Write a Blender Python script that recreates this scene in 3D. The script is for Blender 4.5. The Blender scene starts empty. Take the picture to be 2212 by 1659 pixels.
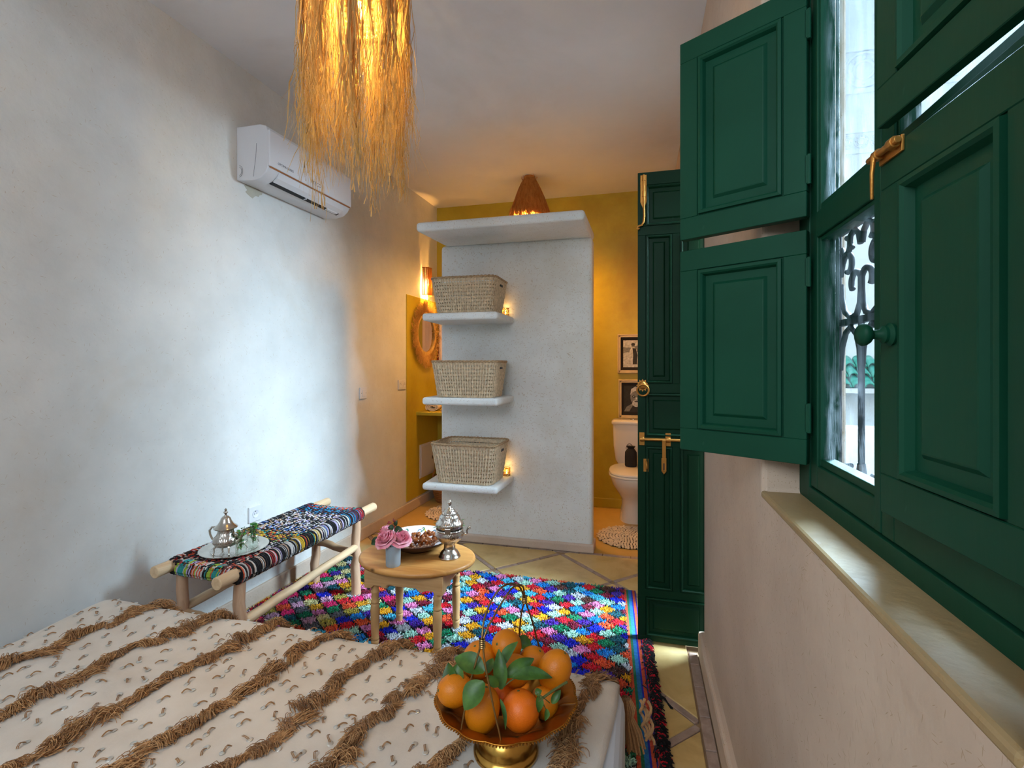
import bpy, math, random
import numpy as np
from mathutils import Vector, Matrix, Euler

random.seed(7); rng = np.random.default_rng(7)
C = bpy.context.scene.collection
S = bpy.context.scene
PI = math.pi

# ------------------------------------------------------------------ camera, world, exposure
cam = bpy.data.cameras.new('camera'); co = bpy.data.objects.new('camera', cam); C.objects.link(co)
cam.sensor_width = 36; cam.lens = 36*1060/2212; cam.clip_start = .02
cam.shift_y = -39.5/2212
co.location = (0, 0, 1.3); co.rotation_euler = (PI/2, 0, math.atan(274/1060))
S.camera = co
vs = S.view_settings
vs.view_transform = 'Standard'; vs.look = 'None'; vs.gamma = 1; vs.use_curve_mapping = False; vs.exposure = 0
W = bpy.data.worlds.new('sky'); S.world = W; W.use_nodes = True
W.node_tree.nodes['Background'].inputs[0].default_value = (.62, .82, 1, 1)
W.node_tree.nodes['Background'].inputs[1].default_value = 1.7
S.cycles.use_denoising = True
S.cycles.max_bounces = 10; S.cycles.transparent_max_bounces = 24
S.cycles.sample_clamp_indirect = 6; S.cycles.caustics_reflective = False; S.cycles.caustics_refractive = False

def area(name, loc, target, sx, sy, power, col):
    l = bpy.data.lights.new(name, 'AREA'); l.shape = 'RECTANGLE'; l.size = sx; l.size_y = sy; l.energy = power; l.color = col
    o = bpy.data.objects.new(name, l); C.objects.link(o); o.location = loc
    o.rotation_euler = (Vector(target)-Vector(loc)).to_track_quat('-Z', 'Y').to_euler()
    return o
def point(name, loc, power, col, r=.03):
    l = bpy.data.lights.new(name, 'POINT'); l.energy = power; l.color = col; l.shadow_soft_size = r
    o = bpy.data.objects.new(name, l); C.objects.link(o); o.location = loc; return o
# daylight through the open courtyard door and the window, plus an added fill lamp behind the camera
area('door_daylight', (1.5, 2.82, 2.55), (-.9, 2.25, .35), 1.15, 1.5, 1120, (.60, .82, 1))
area('window_daylight', (1.1, 1.25, 2.0), (.1, .9, 1.4), .8, .9, 9, (.62, .85, 1))
area('rear_fill', (-.75, -1.25, 2.35), (-.75, .9, .3), 1.6, 1.1, 45, (.76, .88, 1))
WARM = (1, .50, .13)
point('pendant_bulb_light', (-.93, 1.484, 2.49), 46, (1, .62, .19), .035)
point('cone_bulb_light', (-.884, 4.0, 2.60), 100, WARM, .05)
point('sconce_light', (-1.925, 4.30, 2.055), 55, (1, .44, .09), .02)

# ------------------------------------------------------------------ helpers
def lin(r, g, b):
    f = lambda c: (c/255)/12.92 if c/255 <= .04045 else ((c/255+.055)/1.055)**2.4
    return (f(r), f(g), f(b))

class MB:
    def __init__(s): s.v = []; s.f = []; s.sm = []; s.c = []; s.n = 0; s.hascol = False
    def add(s, v, f, smooth=False, col=None):
        v = np.asarray(v, float).reshape(-1, 3); b = s.n
        s.v.append(v); s.n += len(v)
        s.f.extend([tuple(int(i)+b for i in q) for q in f]); s.sm.extend([smooth]*len(f))
        if col is not None: s.hascol = True
        c = np.ones((len(v), 4)) 
        if col is not None: c[:, :3] = col
        s.c.append(c); return s
    def box(s, x0, x1, y0, y1, z0, z1, M=None):
        v = np.array([(x, y, z) for x in (x0, x1) for y in (y0, y1) for z in (z0, z1)], float)
        if M is not None: v = np.array([M @ Vector(p) for p in v])
        return s.add(v, [(0, 1, 3, 2), (4, 6, 7, 5), (0, 4, 5, 1), (2, 3, 7, 6), (0, 2, 6, 4), (1, 5, 7, 3)])
    def strands(s, P, R, k=3, cols=None, smooth=True, cap=False):
        P = np.asarray(P, float); N, L = P.shape[:2]
        R = np.broadcast_to(np.asarray(R, float), (N, L))
        T = np.gradient(P, axis=1); T /= np.linalg.norm(T, axis=2, keepdims=True)+1e-9
        ref = np.where(np.abs(T[..., 2:3]) > .85, np.array([1., .1, 0]), np.array([0, 0, 1.]))
        A = np.cross(T, ref); A /= np.linalg.norm(A, axis=2, keepdims=True)+1e-9
        B = np.cross(T, A)
        ang = np.arange(k)*2*PI/k
        V = P[:, :, None, :]+R[:, :, None, None]*(A[:, :, None, :]*np.cos(ang)[:, None]+B[:, :, None, :]*np.sin(ang)[:, None])
        idx = np.arange(N*L*k).reshape(N, L, k)
        q = np.stack([idx[:, :-1, :], np.roll(idx, -1, 2)[:, :-1, :], np.roll(idx, -1, 2)[:, 1:, :], idx[:, 1:, :]], -1).reshape(-1, 4)
        f = q.tolist()
        if cap: f += idx[:, 0, ::-1].tolist()+idx[:, -1, :].tolist()
        c = None
        if cols is not None: c = np.repeat(np.asarray(cols), L*k, 0)
        return s.add(V.reshape(-1, 3), f, smooth, c)
    def ribbons(s, P, wv, cols=None):
        P = np.asarray(P, float); N, L = P.shape[:2]
        V = np.stack([P-wv, P+wv], 2); idx = np.arange(N*L*2).reshape(N, L, 2)
        q = np.stack([idx[:, :-1, 0], idx[:, :-1, 1], idx[:, 1:, 1], idx[:, 1:, 0]], -1).reshape(-1, 4).tolist()
        c = None if cols is None else np.repeat(np.asarray(cols), L*2, 0)
        return s.add(V.reshape(-1, 3), q, True, c)
    def tube(s, path, r, k=10, cap=True, col=None):
        path = np.asarray(path, float); L = len(path); r = np.broadcast_to(np.asarray(r, float), (L,))
        T = np.gradient(path, axis=0); T /= np.linalg.norm(T, axis=1, keepdims=True)+1e-12
        a = np.cross(T[0], (0, 0, 1.) if abs(T[0, 2]) < .8 else (1., 0, 0)); a /= np.linalg.norm(a)
        ang = np.arange(k)*2*PI/k; V = []
        for i in range(L):
            a = a-T[i]*np.dot(a, T[i]); a /= np.linalg.norm(a)+1e-12; b = np.cross(T[i], a)
            V.append(path[i]+r[i]*(np.cos(ang)[:, None]*a+np.sin(ang)[:, None]*b))
        f = [(i*k+j, i*k+(j+1) % k, (i+1)*k+(j+1) % k, (i+1)*k+j) for i in range(L-1) for j in range(k)]
        if cap: f += [tuple(range(k))[::-1], tuple((L-1)*k+j for j in range(k))]
        return s.add(np.concatenate(V), f, True, col)
    def lathe(s, prof, n=32, c=(0, 0, 0), sx=1, sy=1, M=None, col=None, cap=True):
        prof = np.asarray(prof, float); a = np.arange(n)*2*PI/n; L = len(prof)
        V = np.stack([prof[:, 0, None]*np.cos(a)*sx, prof[:, 0, None]*np.sin(a)*sy, np.repeat(prof[:, 1, None], n, 1)], -1).reshape(-1, 3)
        if M is not None: V = np.array([M @ Vector(p) for p in V])
        V = V+np.array(c); f = []
        for i in range(L-1):
            for j in range(n): f.append((i*n+j, i*n+(j+1) % n, (i+1)*n+(j+1) % n, (i+1)*n+j))
        if cap and prof[0, 0] > 1.5e-4: f.append(tuple(range(n))[::-1])
        if cap and prof[-1, 0] > 1.5e-4: f.append(tuple((L-1)*n+j for j in range(n)))
        return s.add(V, f, True, col)
    def ell(s, c, r, nu=14, nv=9, M=None, col=None):
        t = np.linspace(-PI/2, PI/2, nv); prof = np.stack([np.cos(t), np.sin(t)], 1); prof[0, 0] = prof[-1, 0] = 1e-5
        mm = Matrix.Diagonal((r[0], r[1], r[2]))
        if M is not None: mm = M.to_3x3() @ mm
        return s.lathe(prof, nu, c, M=mm, col=col)
    def prism(s, poly, z0, z1, smooth=False):
        n = len(poly); v = [(x, y, z0) for x, y in poly]+[(x, y, z1) for x, y in poly]
        f = [tuple(range(n))[::-1], tuple(range(n, 2*n))]+[(i, (i+1) % n, n+(i+1) % n, n+i) for i in range(n)]
        return s.add(v, f, smooth)
    def grid(s, fn, nu, nv, smooth=True, col=None):
        v = [fn(i/nu, j/nv) for i in range(nu+1) for j in range(nv+1)]; w = nv+1
        f = [(i*w+j, (i+1)*w+j, (i+1)*w+j+1, i*w+j+1) for i in range(nu) for j in range(nv)]
        return s.add(v, f, smooth, col)
    def mesh(s, name):
        me = bpy.data.meshes.new(name); V = np.concatenate(s.v) if s.v else np.zeros((0, 3))
        me.from_pydata(V.tolist(), [], s.f); me.polygons.foreach_set('use_smooth', s.sm)
        if s.hascol:
            a = me.color_attributes.new('col', 'FLOAT_COLOR', 'POINT'); a.data.foreach_set('color', np.concatenate(s.c).ravel())
        me.update(); return me

def obj(name, mb, mat, parent=None, bevel=0, seg=2, sub=0, loc=None, fix=True, **props):
    me = mb.mesh(name) if isinstance(mb, MB) else mb
    if isinstance(mb, MB):
        if mat: me.materials.append(mat)
        if fix:
            import bmesh
            b = bmesh.new(); b.from_mesh(me); bmesh.ops.recalc_face_normals(b, faces=b.faces); b.to_mesh(me); b.free()
        if any(mb.sm) and len(mb.f) < 60000: me.set_sharp_from_angle(angle=.9)
    o = bpy.data.objects.new(name, me); C.objects.link(o)
    if parent: o.parent = parent
    if loc is not None: o.location = loc
    if bevel:
        m = o.modifiers.new('bevel', 'BEVEL'); m.width = bevel; m.segments = seg; m.limit_method = 'ANGLE'; m.angle_limit = .6
    if sub:
        m = o.modifiers.new('sub', 'SUBSURF'); m.levels = m.render_levels = sub
    for k, v in props.items(): o[k] = v
    return o
def thing(name, label, cat, loc=(0, 0, 0), rz=0, group=None):
    o = bpy.data.objects.new(name, None); C.objects.link(o); o.empty_display_size = .05
    o.location = loc; o.rotation_euler = (0, 0, rz); o['label'] = label; o['category'] = cat
    if group: o['group'] = group
    return o
def tag(o, label, cat, group=None, kind=None):
    o['label'] = label; o['category'] = cat
    if group: o['group'] = group
    if kind: o['kind'] = kind
    return o
def struct(name, mb, mat, label, cat, **k):
    o = obj(name, mb, mat, **k); o['kind'] = 'structure'; o['label'] = label; o['category'] = cat; return o
def sthing(name, label, cat, loc=(0, 0, 0), rz=0):
    o = thing(name, label, cat, loc, rz); o['kind'] = 'structure'; return o
def dup(root, loc, rot=None, label=None):
    r = root.copy(); C.objects.link(r); r.location = loc
    if rot is not None: r.rotation_euler = rot
    if label: r['label'] = label
    for ch in list(root.children):
        c = ch.copy(); C.objects.link(c); c.parent = r
        for g in ch.children:
            d = g.copy(); C.objects.link(d); d.parent = c
    return r

# ------------------------------------------------------------------ materials
class NT:
    def __init__(s, name):
        s.m = bpy.data.materials.new(name); s.m.use_nodes = True; s.t = s.m.node_tree; s.p = s.t.nodes['Principled BSDF']
        s.out = s.t.nodes['Material Output']; s._co = None
    def n(s, ty, ins=None, **at):
        x = s.t.nodes.new(ty)
        for k, v in at.items(): setattr(x, k, v)
        for k, v in (ins or {}).items():
            if isinstance(v, bpy.types.NodeSocket): s.t.links.new(v, x.inputs[k])
            else: x.inputs[k].default_value = v
        return x
    def link(s, a, b): s.t.links.new(a, b)
    def co(s):
        if not s._co: s._co = s.n('ShaderNodeTexCoord').outputs['Object']
        return s._co
    def noise(s, scale, detail=4, rough=.55, vec=None, out='Fac', dist=0):
        return s.n('ShaderNodeTexNoise', {'Vector': vec or s.co(), 'Scale': scale, 'Detail': detail, 'Roughness': rough, 'Distortion': dist}).outputs[out]
    def ramp(s, fac, stops):
        r = s.n('ShaderNodeValToRGB', {'Fac': fac}); e = r.color_ramp.elements
        while len(e) < len(stops): e.new(.5)
        for i, (p, c) in enumerate(stops):
            e[i].position = p; e[i].color = (*c, 1) if len(c) == 3 else c
        return r.outputs['Color']
    def mix(s, fac, a, b, mode='MIX'):
        x = s.n('ShaderNodeMix', data_type='RGBA', blend_type=mode)
        for i, v in ((0, fac), (6, a), (7, b)):
            if isinstance(v, bpy.types.NodeSocket): s.link(v, x.inputs[i])
            else: x.inputs[i].default_value = v if i == 0 else (*v, 1)[:4]
        return x.outputs[2]
    def math(s, op, a, b=0):
        x = s.n('ShaderNodeMath', operation=op)
        for i, v in enumerate((a, b)):
            if isinstance(v, bpy.types.NodeSocket): s.link(v, x.inputs[i])
            else: x.inputs[i].default_value = v
        return x.outputs[0]
    def map(s, scale=(1, 1, 1), rot=(0, 0, 0), loc=(0, 0, 0), vec=None):
        return s.n('ShaderNodeMapping', {'Vector': vec or s.co(), 'Scale': scale, 'Rotation': rot, 'Location': loc}).outputs[0]
    def bump(s, h, strength=.3, dist=.01):
        b = s.n('ShaderNodeBump', {'Height': h, 'Strength': strength, 'Distance': dist}); s.link(b.outputs[0], s.p.inputs['Normal']); return b
    def base(s, c):
        if isinstance(c, bpy.types.NodeSocket): s.link(c, s.p.inputs['Base Color'])
        else: s.p.inputs['Base Color'].default_value = (*c, 1)
    def set(s, **k):
        for a, v in k.items(): s.p.inputs[a.replace('_', ' ')].default_value = v
        return s

def simple(name, c, rough=.5, metal=0, var=.12, vs=14, bump=0, bs=60, bd=.004, **k):
    t = NT(name); f = t.noise(vs)
    a = tuple(x*(1-var) for x in c); b = tuple(min(1, x*(1+var)) for x in c)
    t.base(t.ramp(f, [(.3, a), (.7, b)])); t.set(Roughness=rough, Metallic=metal, **k)
    if bump: t.bump(t.noise(bs, 5), bump, bd)
    return t.m
def plaster(name, c1, c2, stain, fleck=(.32, .19, .07), famt=.8, rough=.75, bump=.25, spec=.3, dens=.5, nx=True):
    t = NT(name)
    col = t.ramp(t.noise(1.7, 6, .6), [(.32, c1), (.68, c2)])
    st = t.ramp(t.noise(1.1, 8, .65, vec=t.map(loc=(3.1, 5.2, 1.7)), dist=.4), [(.55, (0, 0, 0)), (.78, (1, 1, 1))])
    col = t.mix(t.math('MULTIPLY', st, .5), col, stain)
    sp = t.ramp(t.noise(70, 2, .5), [(.70, (0, 0, 0)), (.78, (1, 1, 1))])
    col = t.mix(t.math('MULTIPLY', sp, .22), col, stain)
    if famt:
        nz = t.n('ShaderNodeTexNoise', {'Vector': t.co(), 'Scale': 2.2, 'Detail': 1.0}).outputs['Color']
        sc_ = t.n('ShaderNodeVectorMath', {0: nz, 1: (.22, .22, .22)}, operation='MULTIPLY').outputs[0]
        wv = t.n('ShaderNodeVectorMath', {0: t.co(), 1: sc_}, operation='ADD').outputs[0]
        for i, an in enumerate((.2, .8, 1.45, 2.1, 2.75)):
            rv = t.map((1, 1, 1), (an, 0, 0) if nx else (0, an, 0), vec=wv)
            v = t.n('ShaderNodeTexVoronoi', {'Vector': t.map((105, 17, 210) if nx else (16, 105, 200), (0, 0, 0), (i*3.3, i*1.7, i*2.2), vec=rv), 'Scale': 1.0, 'Randomness': 1.0})
            near = t.math('LESS_THAN', v.outputs['Distance'], .13)
            sel = t.math('GREATER_THAN', t.n('ShaderNodeSeparateColor', {'Color': v.outputs['Color']}).outputs[0], dens)
            col = t.mix(t.math('MULTIPLY', t.math('MULTIPLY', near, sel), famt), col, fleck)
    t.base(col); t.set(Roughness=rough, Specular_IOR_Level=spec)
    h = t.math('ADD', t.noise(5, 5, .55), t.math('MULTIPLY', t.noise(45, 4), .12))
    t.bump(h, bump, .03); return t.m
def wood(name, c1, c2, axis=0, rough=.5, knots=True):
    t = NT(name); sc = [14, 14, 14]; sc[axis] = 1.3
    g = t.noise(2.2, 6, .6, vec=t.map(tuple(sc)), dist=1.2)
    col = t.ramp(g, [(.25, c1), (.5, tuple((a+b)/2 for a, b in zip(c1, c2))), (.75, c2)])
    if knots:
        sk = [9, 9, 9]; sk[axis] = 5
        v = t.n('ShaderNodeTexVoronoi', {'Vector': t.map(tuple(sk)), 'Scale': 1.0}).outputs['Distance']
        col = t.mix(t.ramp(v, [(.05, (1, 1, 1)), (.12, (0, 0, 0))]), col, tuple(x*.25 for x in c1))
    t.base(col); t.set(Roughness=rough); t.bump(g, .12, .004); return t.m
def yarn(name, rough=.9, tint=1.0):
    t = NT(name); a = t.n('ShaderNodeVertexColor', layer_name='col').outputs['Color']
    f = t.ramp(t.noise(180, 3), [(.25, (.7, .7, .7)), (.75, (1.1, 1.1, 1.1))])
    t.base(t.mix(1.0, a, f, 'MULTIPLY')); t.set(Roughness=rough, Specular_IOR_Level=.2, Sheen_Weight=.15); return t.m
def raffia(name, c1, c2, trans=.5):
    t = NT(name); col = t.ramp(t.noise(9, 3, vec=t.map((6, 6, 1))), [(.3, c1), (.7, c2)])
    d = t.n('ShaderNodeBsdfDiffuse', {'Color': col}); tr = t.n('ShaderNodeBsdfTranslucent', {'Color': col})
    m = t.n('ShaderNodeMixShader', {0: trans, 1: d.outputs[0], 2: tr.outputs[0]}); t.link(m.outputs[0], t.out.inputs[0]); return t.m
def emit(name, c, s):
    t = NT(name); t.base((.02, .02, .02)); t.set(Emission_Color=(*c, 1), Emission_Strength=s); return t.m
def glass(name, col=(1, 1, 1), rough=0, smear=0):
    t = NT(name)
    tr = t.n('ShaderNodeBsdfTransparent', {'Color': (*col, 1)}); gl = t.n('ShaderNodeBsdfGlossy', {'Roughness': .03})
    fr = t.math('ADD', .03, t.math('MULTIPLY', .5, t.math('POWER', t.n('ShaderNodeLayerWeight', {'Blend': .5}).outputs['Facing'], 4)))
    m = t.n('ShaderNodeMixShader', {0: fr, 1: tr.outputs[0], 2: gl.outputs[0]})
    o = m.outputs[0]
    if smear:
        v = t.map((2, 14, 3), (.5, 0, 0)); f = t.ramp(t.noise(3, 6, .7, vec=v, dist=.6), [(.48, (0, 0, 0)), (.8, (1, 1, 1))])
        z = t.n('ShaderNodeSeparateXYZ', {'Vector': t.co()}).outputs[2]
        low = t.ramp(z, [(0.0, (1, 1, 1)), (.25, (.25, .25, .25))])
        d = t.n('ShaderNodeBsdfDiffuse', {'Color': (.75, .82, .88, 1)})
        d2 = t.n('ShaderNodeBsdfTranslucent', {'Color': (.75, .82, .88, 1)})
        dd = t.n('ShaderNodeMixShader', {0: .5, 1: d.outputs[0], 2: d2.outputs[0]})
        fac = t.math('MULTIPLY', t.math('MULTIPLY', f, smear), low)
        o = t.n('ShaderNodeMixShader', {0: fac, 1: o, 2: dd.outputs[0]}).outputs[0]
    t.link(o, t.out.inputs[0]); return t.m

M = {}
M['wall'] = plaster('white_plaster', lin(200, 200, 197), lin(224, 224, 221), lin(200, 184, 160), fleck=lin(172, 146, 112), famt=.6, dens=.90)
M['part'] = plaster('straw_plaster', lin(216, 217, 216), lin(234, 235, 234), lin(190, 178, 156), fleck=lin(164, 128, 80), famt=.85, dens=.5, nx=False)
M['rwall'] = plaster('beige_plaster', lin(190, 166, 146), lin(212, 188, 166), lin(160, 132, 104), famt=.5, dens=.6)
M['sill'] = plaster('sill_plaster', lin(152, 126, 88), lin(170, 144, 102), lin(126, 100, 66), famt=.5, dens=.6, rough=.5)
M['ceil'] = plaster('ceiling_plaster', lin(228, 229, 234), lin(236, 237, 242), lin(212, 208, 206), famt=0, bump=.1)
M['ochre'] = plaster('ochre_tadelakt', lin(166, 146, 40), lin(192, 172, 56), lin(146, 102, 24), famt=0, rough=.42, bump=.2)
M['ochfloor'] = plaster('ochre_floor', lin(192, 152, 78), lin(216, 178, 104), lin(160, 108, 44), famt=0, rough=.35, bump=.12)
M['ext'] = plaster('courtyard_plaster', lin(226, 230, 232), lin(238, 240, 242), lin(205, 210, 214), famt=0)
M['base'] = plaster('baseboard_plaster', lin(190, 170, 152), lin(212, 196, 180), lin(150, 118, 96), famt=.4, rough=.6)
M['basew'] = plaster('pale_baseboard', lin(196, 172, 156), lin(214, 196, 182), lin(170, 136, 116), famt=.4, rough=.6)
def tilemat():
    t = NT('yellow_cement_tile'); oi = t.n('ShaderNodeObjectInfo').outputs['Random']
    v = t.n('ShaderNodeVectorMath', {0: t.co()}, operation='ADD'); t.link(t.n('ShaderNodeCombineXYZ', {0: oi, 1: oi}).outputs[0], v.inputs[1])
    c = t.ramp(t.noise(5, 7, .62, vec=v.outputs[0], dist=.5), [(.28, lin(182, 146, 90)), (.5, lin(208, 176, 116)), (.74, lin(222, 196, 142))])
    c = t.mix(t.math('MULTIPLY', oi, .25), c, lin(214, 172, 98)); t.base(c); t.set(Roughness=.33)
    t.bump(t.noise(25, 5), .1, .01); return t.m
M['tile'] = tilemat()
def brickmat():
    t = NT('grey_terracotta'); oi = t.n('ShaderNodeObjectInfo').outputs['Random']
    c = t.ramp(t.noise(22, 6, .65), [(.25, lin(140, 116, 104)), (.55, lin(170, 146, 132)), (.8, lin(192, 170, 156))])
    c = t.mix(t.math('MULTIPLY', oi, .35), c, lin(150, 116, 96)); t.base(c); t.set(Roughness=.55); t.bump(t.noise(60, 4), .3, .004); return t.m
M['strip'] = brickmat()
M['mortar'] = simple('floor_mortar', lin(150, 122, 92), .9, var=.15, bump=.3)
def greenmat(name, a, b, rough):
    t = NT(name); c = t.ramp(t.noise(3, 5), [(.3, a), (.7, b)])
    ch = t.ramp(t.noise(26, 3, .5, vec=t.map((1, 1, .5))), [(.74, (0, 0, 0)), (.77, (1, 1, 1))])
    c = t.mix(t.math('MULTIPLY', ch, .18), c, lin(60, 100, 84)); t.base(c); t.set(Roughness=rough, Specular_IOR_Level=.16)
    t.bump(t.noise(30, 4, vec=t.map((1, 1, .15))), .12, .004); return t.m
M['green'] = greenmat('green_paint', lin(11, 61, 41), lin(16, 70, 49), .5)
M['dgreen'] = greenmat('dark_green_paint', lin(8, 44, 26), lin(12, 53, 33), .5)
M['brass'] = simple('old_brass_hardware', lin(190, 132, 62), .42, .85, bump=.35, bs=180, bd=.002)
M['wire'] = simple('bronze_wire', lin(146, 116, 72), .32, .95, var=.2, vs=30)
M['iron'] = simple('wrought_iron', lin(64, 62, 66), .6, .3, bump=.2)
M['white_plastic'] = simple('white_plastic', lin(216, 216, 220), .28, var=.01)
M['dark_slot'] = simple('dark_slot', lin(24, 28, 34), .6)
M['copper'] = simple('copper_trim', lin(188, 120, 60), .3, .7)
M['ink'] = simple('grey_print', lin(104, 106, 114), .6)
M['ceramic'] = simple('white_ceramic', lin(236, 228, 216), .12, var=.01)
M['blackcloth'] = simple('black_cloth', lin(24, 22, 22), .85, bump=.3)
M['wood'] = wood('pale_wood', lin(196, 146, 92), lin(226, 182, 128), 0)
M['woodt'] = wood('honey_tabletop', lin(186, 122, 58), lin(222, 166, 96), 0, .38)
M['woodl'] = wood('turned_wood', lin(198, 150, 94), lin(224, 180, 124), 2)
M['pole'] = wood('peeled_pole', lin(196, 160, 122), lin(226, 198, 160), 1)
M['pole_z'] = wood('peeled_leg', lin(178, 138, 108), lin(214, 178, 146), 2)
M['pole_x'] = wood('peeled_cross', lin(170, 130, 94), lin(206, 166, 126), 0)
M['raffia'] = raffia('raffia_strand', lin(196, 154, 92), lin(234, 200, 134), .5)
M['raffia_dry'] = raffia('dry_raffia', lin(222, 176, 96), lin(246, 210, 136), .4)
M['shade'] = raffia('shade_weave', lin(230, 180, 90), lin(250, 214, 130), .6)
M['cone'] = raffia('cone_raffia', lin(206, 146, 80), lin(236, 186, 112), .5)
M['splint'] = raffia('split_raffia', lin(206, 142, 72), lin(232, 176, 100), .6)
M['bulb'] = emit('warm_bulb', (1, .72, .3), 14)
M['flame'] = emit('candle_flame', (1, .55, .14), 30)
M['wax'] = simple('candle_wax', lin(240, 220, 180), .5)
M['palm'] = simple('palm_weave', lin(206, 184, 154), .75, var=.28, vs=60, bump=.5, bs=160, bd=.003)
M['palmrim'] = simple('palm_rim', lin(168, 138, 104), .75, var=.3, vs=70, bump=.5, bs=200)
M['wicker'] = simple('brown_wicker', lin(150, 96, 44), .7, var=.3, vs=60, bump=.5, bs=120)
M['crochet'] = simple('crochet_cotton', lin(226, 204, 176), .9, var=.1, bump=.4, bs=150)
M['yarn'] = yarn('pile_yarn')
M['blackwool'] = simple('black_wool', lin(24, 19, 20), .95, var=.3, vs=80, bump=.4, bs=200)
M['silver'] = simple('engraved_silver', lin(205, 198, 188), .2, 1.0, bump=.12, bs=70, bd=.004)
def engraved():
    t = NT('chased_silver'); t.base(lin(200, 194, 186)); t.set(Metallic=1.0, Roughness=.26)
    v = t.n('ShaderNodeTexVoronoi', {'Vector': t.co(), 'Scale': 85.0}).outputs['Distance']
    w = t.n('ShaderNodeTexWave', {'Vector': t.co(), 'Scale': 38.0, 'Distortion': 9.0, 'Detail': 2.0}).outputs['Fac']
    t.bump(t.math('ADD', v, t.math('MULTIPLY', w, .4)), .4, .0035); return t.m
M['chased'] = engraved()
M['goldbrass'] = simple('polished_brass', lin(196, 150, 72), .22, 1.0, var=.15, vs=9)
M['dullbrass'] = simple('aged_brass', lin(176, 118, 46), .36, 1.0, var=.25, vs=12, bump=.1)
M['frost'] = raffia('frosted_glass', lin(208, 222, 230), lin(214, 228, 236), .5)
M['glass'] = glass('tea_glass', (.97, 1, .98))
M['pane'] = glass('window_pane', (.93, .97, 1), smear=.4)
M['mirror'] = simple('mirror_silvering', lin(235, 225, 205), .03, 1.0, var=.0)
def leafmat(name, a, b, r=.45):
    t = NT(name); t.base(t.ramp(t.noise(30, 4), [(.3, a), (.7, b)])); t.set(Roughness=r, Subsurface_Weight=0); t.bump(t.noise(90, 3), .15, .003); return t.m
M['leaf'] = leafmat('citrus_leaf', lin(38, 74, 22), lin(82, 122, 44))
M['mint'] = leafmat('mint_leaf', lin(36, 104, 30), lin(84, 152, 50))
M['rleaf'] = leafmat('rose_leaf', lin(22, 44, 24), lin(40, 72, 34))
M['redbud'] = leafmat('red_rose_shoot', lin(110, 26, 30), lin(150, 40, 40))
def rosemat():
    t = NT('pink_petal'); c = t.ramp(t.noise(26, 3), [(.3, lin(236, 116, 146)), (.7, lin(252, 196, 206))]); t.base(c); t.set(Roughness=.6, Subsurface_Weight=.1); return t.m
M['rose'] = rosemat()
def peel(name, a, b):
    t = NT(name); t.base(t.ramp(t.noise(12, 4), [(.3, a), (.7, b)])); t.set(Roughness=.42, Specular_IOR_Level=.4)
    t.bump(t.n('ShaderNodeTexVoronoi', {'Vector': t.co(), 'Scale': 420.0}).outputs['Distance'], .25, .0012); return t.m
M['orange'] = peel('orange_peel', lin(206, 114, 10), lin(222, 130, 14))
M['orange2'] = peel('deep_orange_peel', lin(232, 104, 14), lin(240, 122, 20))
M['date'] = simple('date_skin', lin(140, 76, 34), .25, var=.45, vs=25, bump=.35, bs=160)
M['nut'] = simple('sugared_nut', lin(206, 172, 150), .6, var=.35, vs=60)
M['stem'] = simple('green_twig', lin(86, 92, 44), .6)
M['sheet'] = simple('white_sheet', lin(214, 218, 226), .8, var=.03)
def blanketmat():
    t = NT('ivory_wool_weave'); w = t.n('ShaderNodeTexWave', {'Vector': t.map((1, 1, 1), (0, 0, .2)), 'Scale': 150.0, 'Distortion': 3.0, 'Detail': 2.0}).outputs['Fac']
    c = t.ramp(t.noise(7, 5), [(.3, lin(206, 192, 176)), (.7, lin(224, 212, 198))]); t.base(c); t.set(Roughness=.95, Sheen_Weight=.2)
    t.bump(t.math('ADD', t.math('MULTIPLY', w, .25), t.noise(90, 4)), .22, .003); return t.m
M['blanket'] = blanketmat()
M['sequin'] = simple('mirror_sequin', lin(214, 210, 202), .4, .7)
M['towel'] = simple('cream_towel', lin(236, 216, 184), .9, var=.05, bump=.4, bs=200)
M['pinktowel'] = simple('pale_pink_cloth', lin(226, 205, 196), .9, var=.04)
M['redcloth'] = simple('dark_red_cloth', lin(110, 24, 22), .9)
M['frame'] = simple('cream_frame', lin(206, 184, 140), .4, var=.1)
M['mat_black'] = simple('black_photo_mat', lin(26, 22, 22), .8)
for n, g in (('ph_light', 190), ('ph_mid', 120), ('ph_dark', 36)): M[n] = simple(n.replace('ph', 'photo_print'), lin(g, g, g), .7, var=.35, vs=70)
M['rooftile'] = simple('green_glazed_tile', lin(70, 165, 150), .3, var=.25, vs=20)
M['stone'] = simple('grey_parapet', lin(128, 130, 130), .8)

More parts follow.
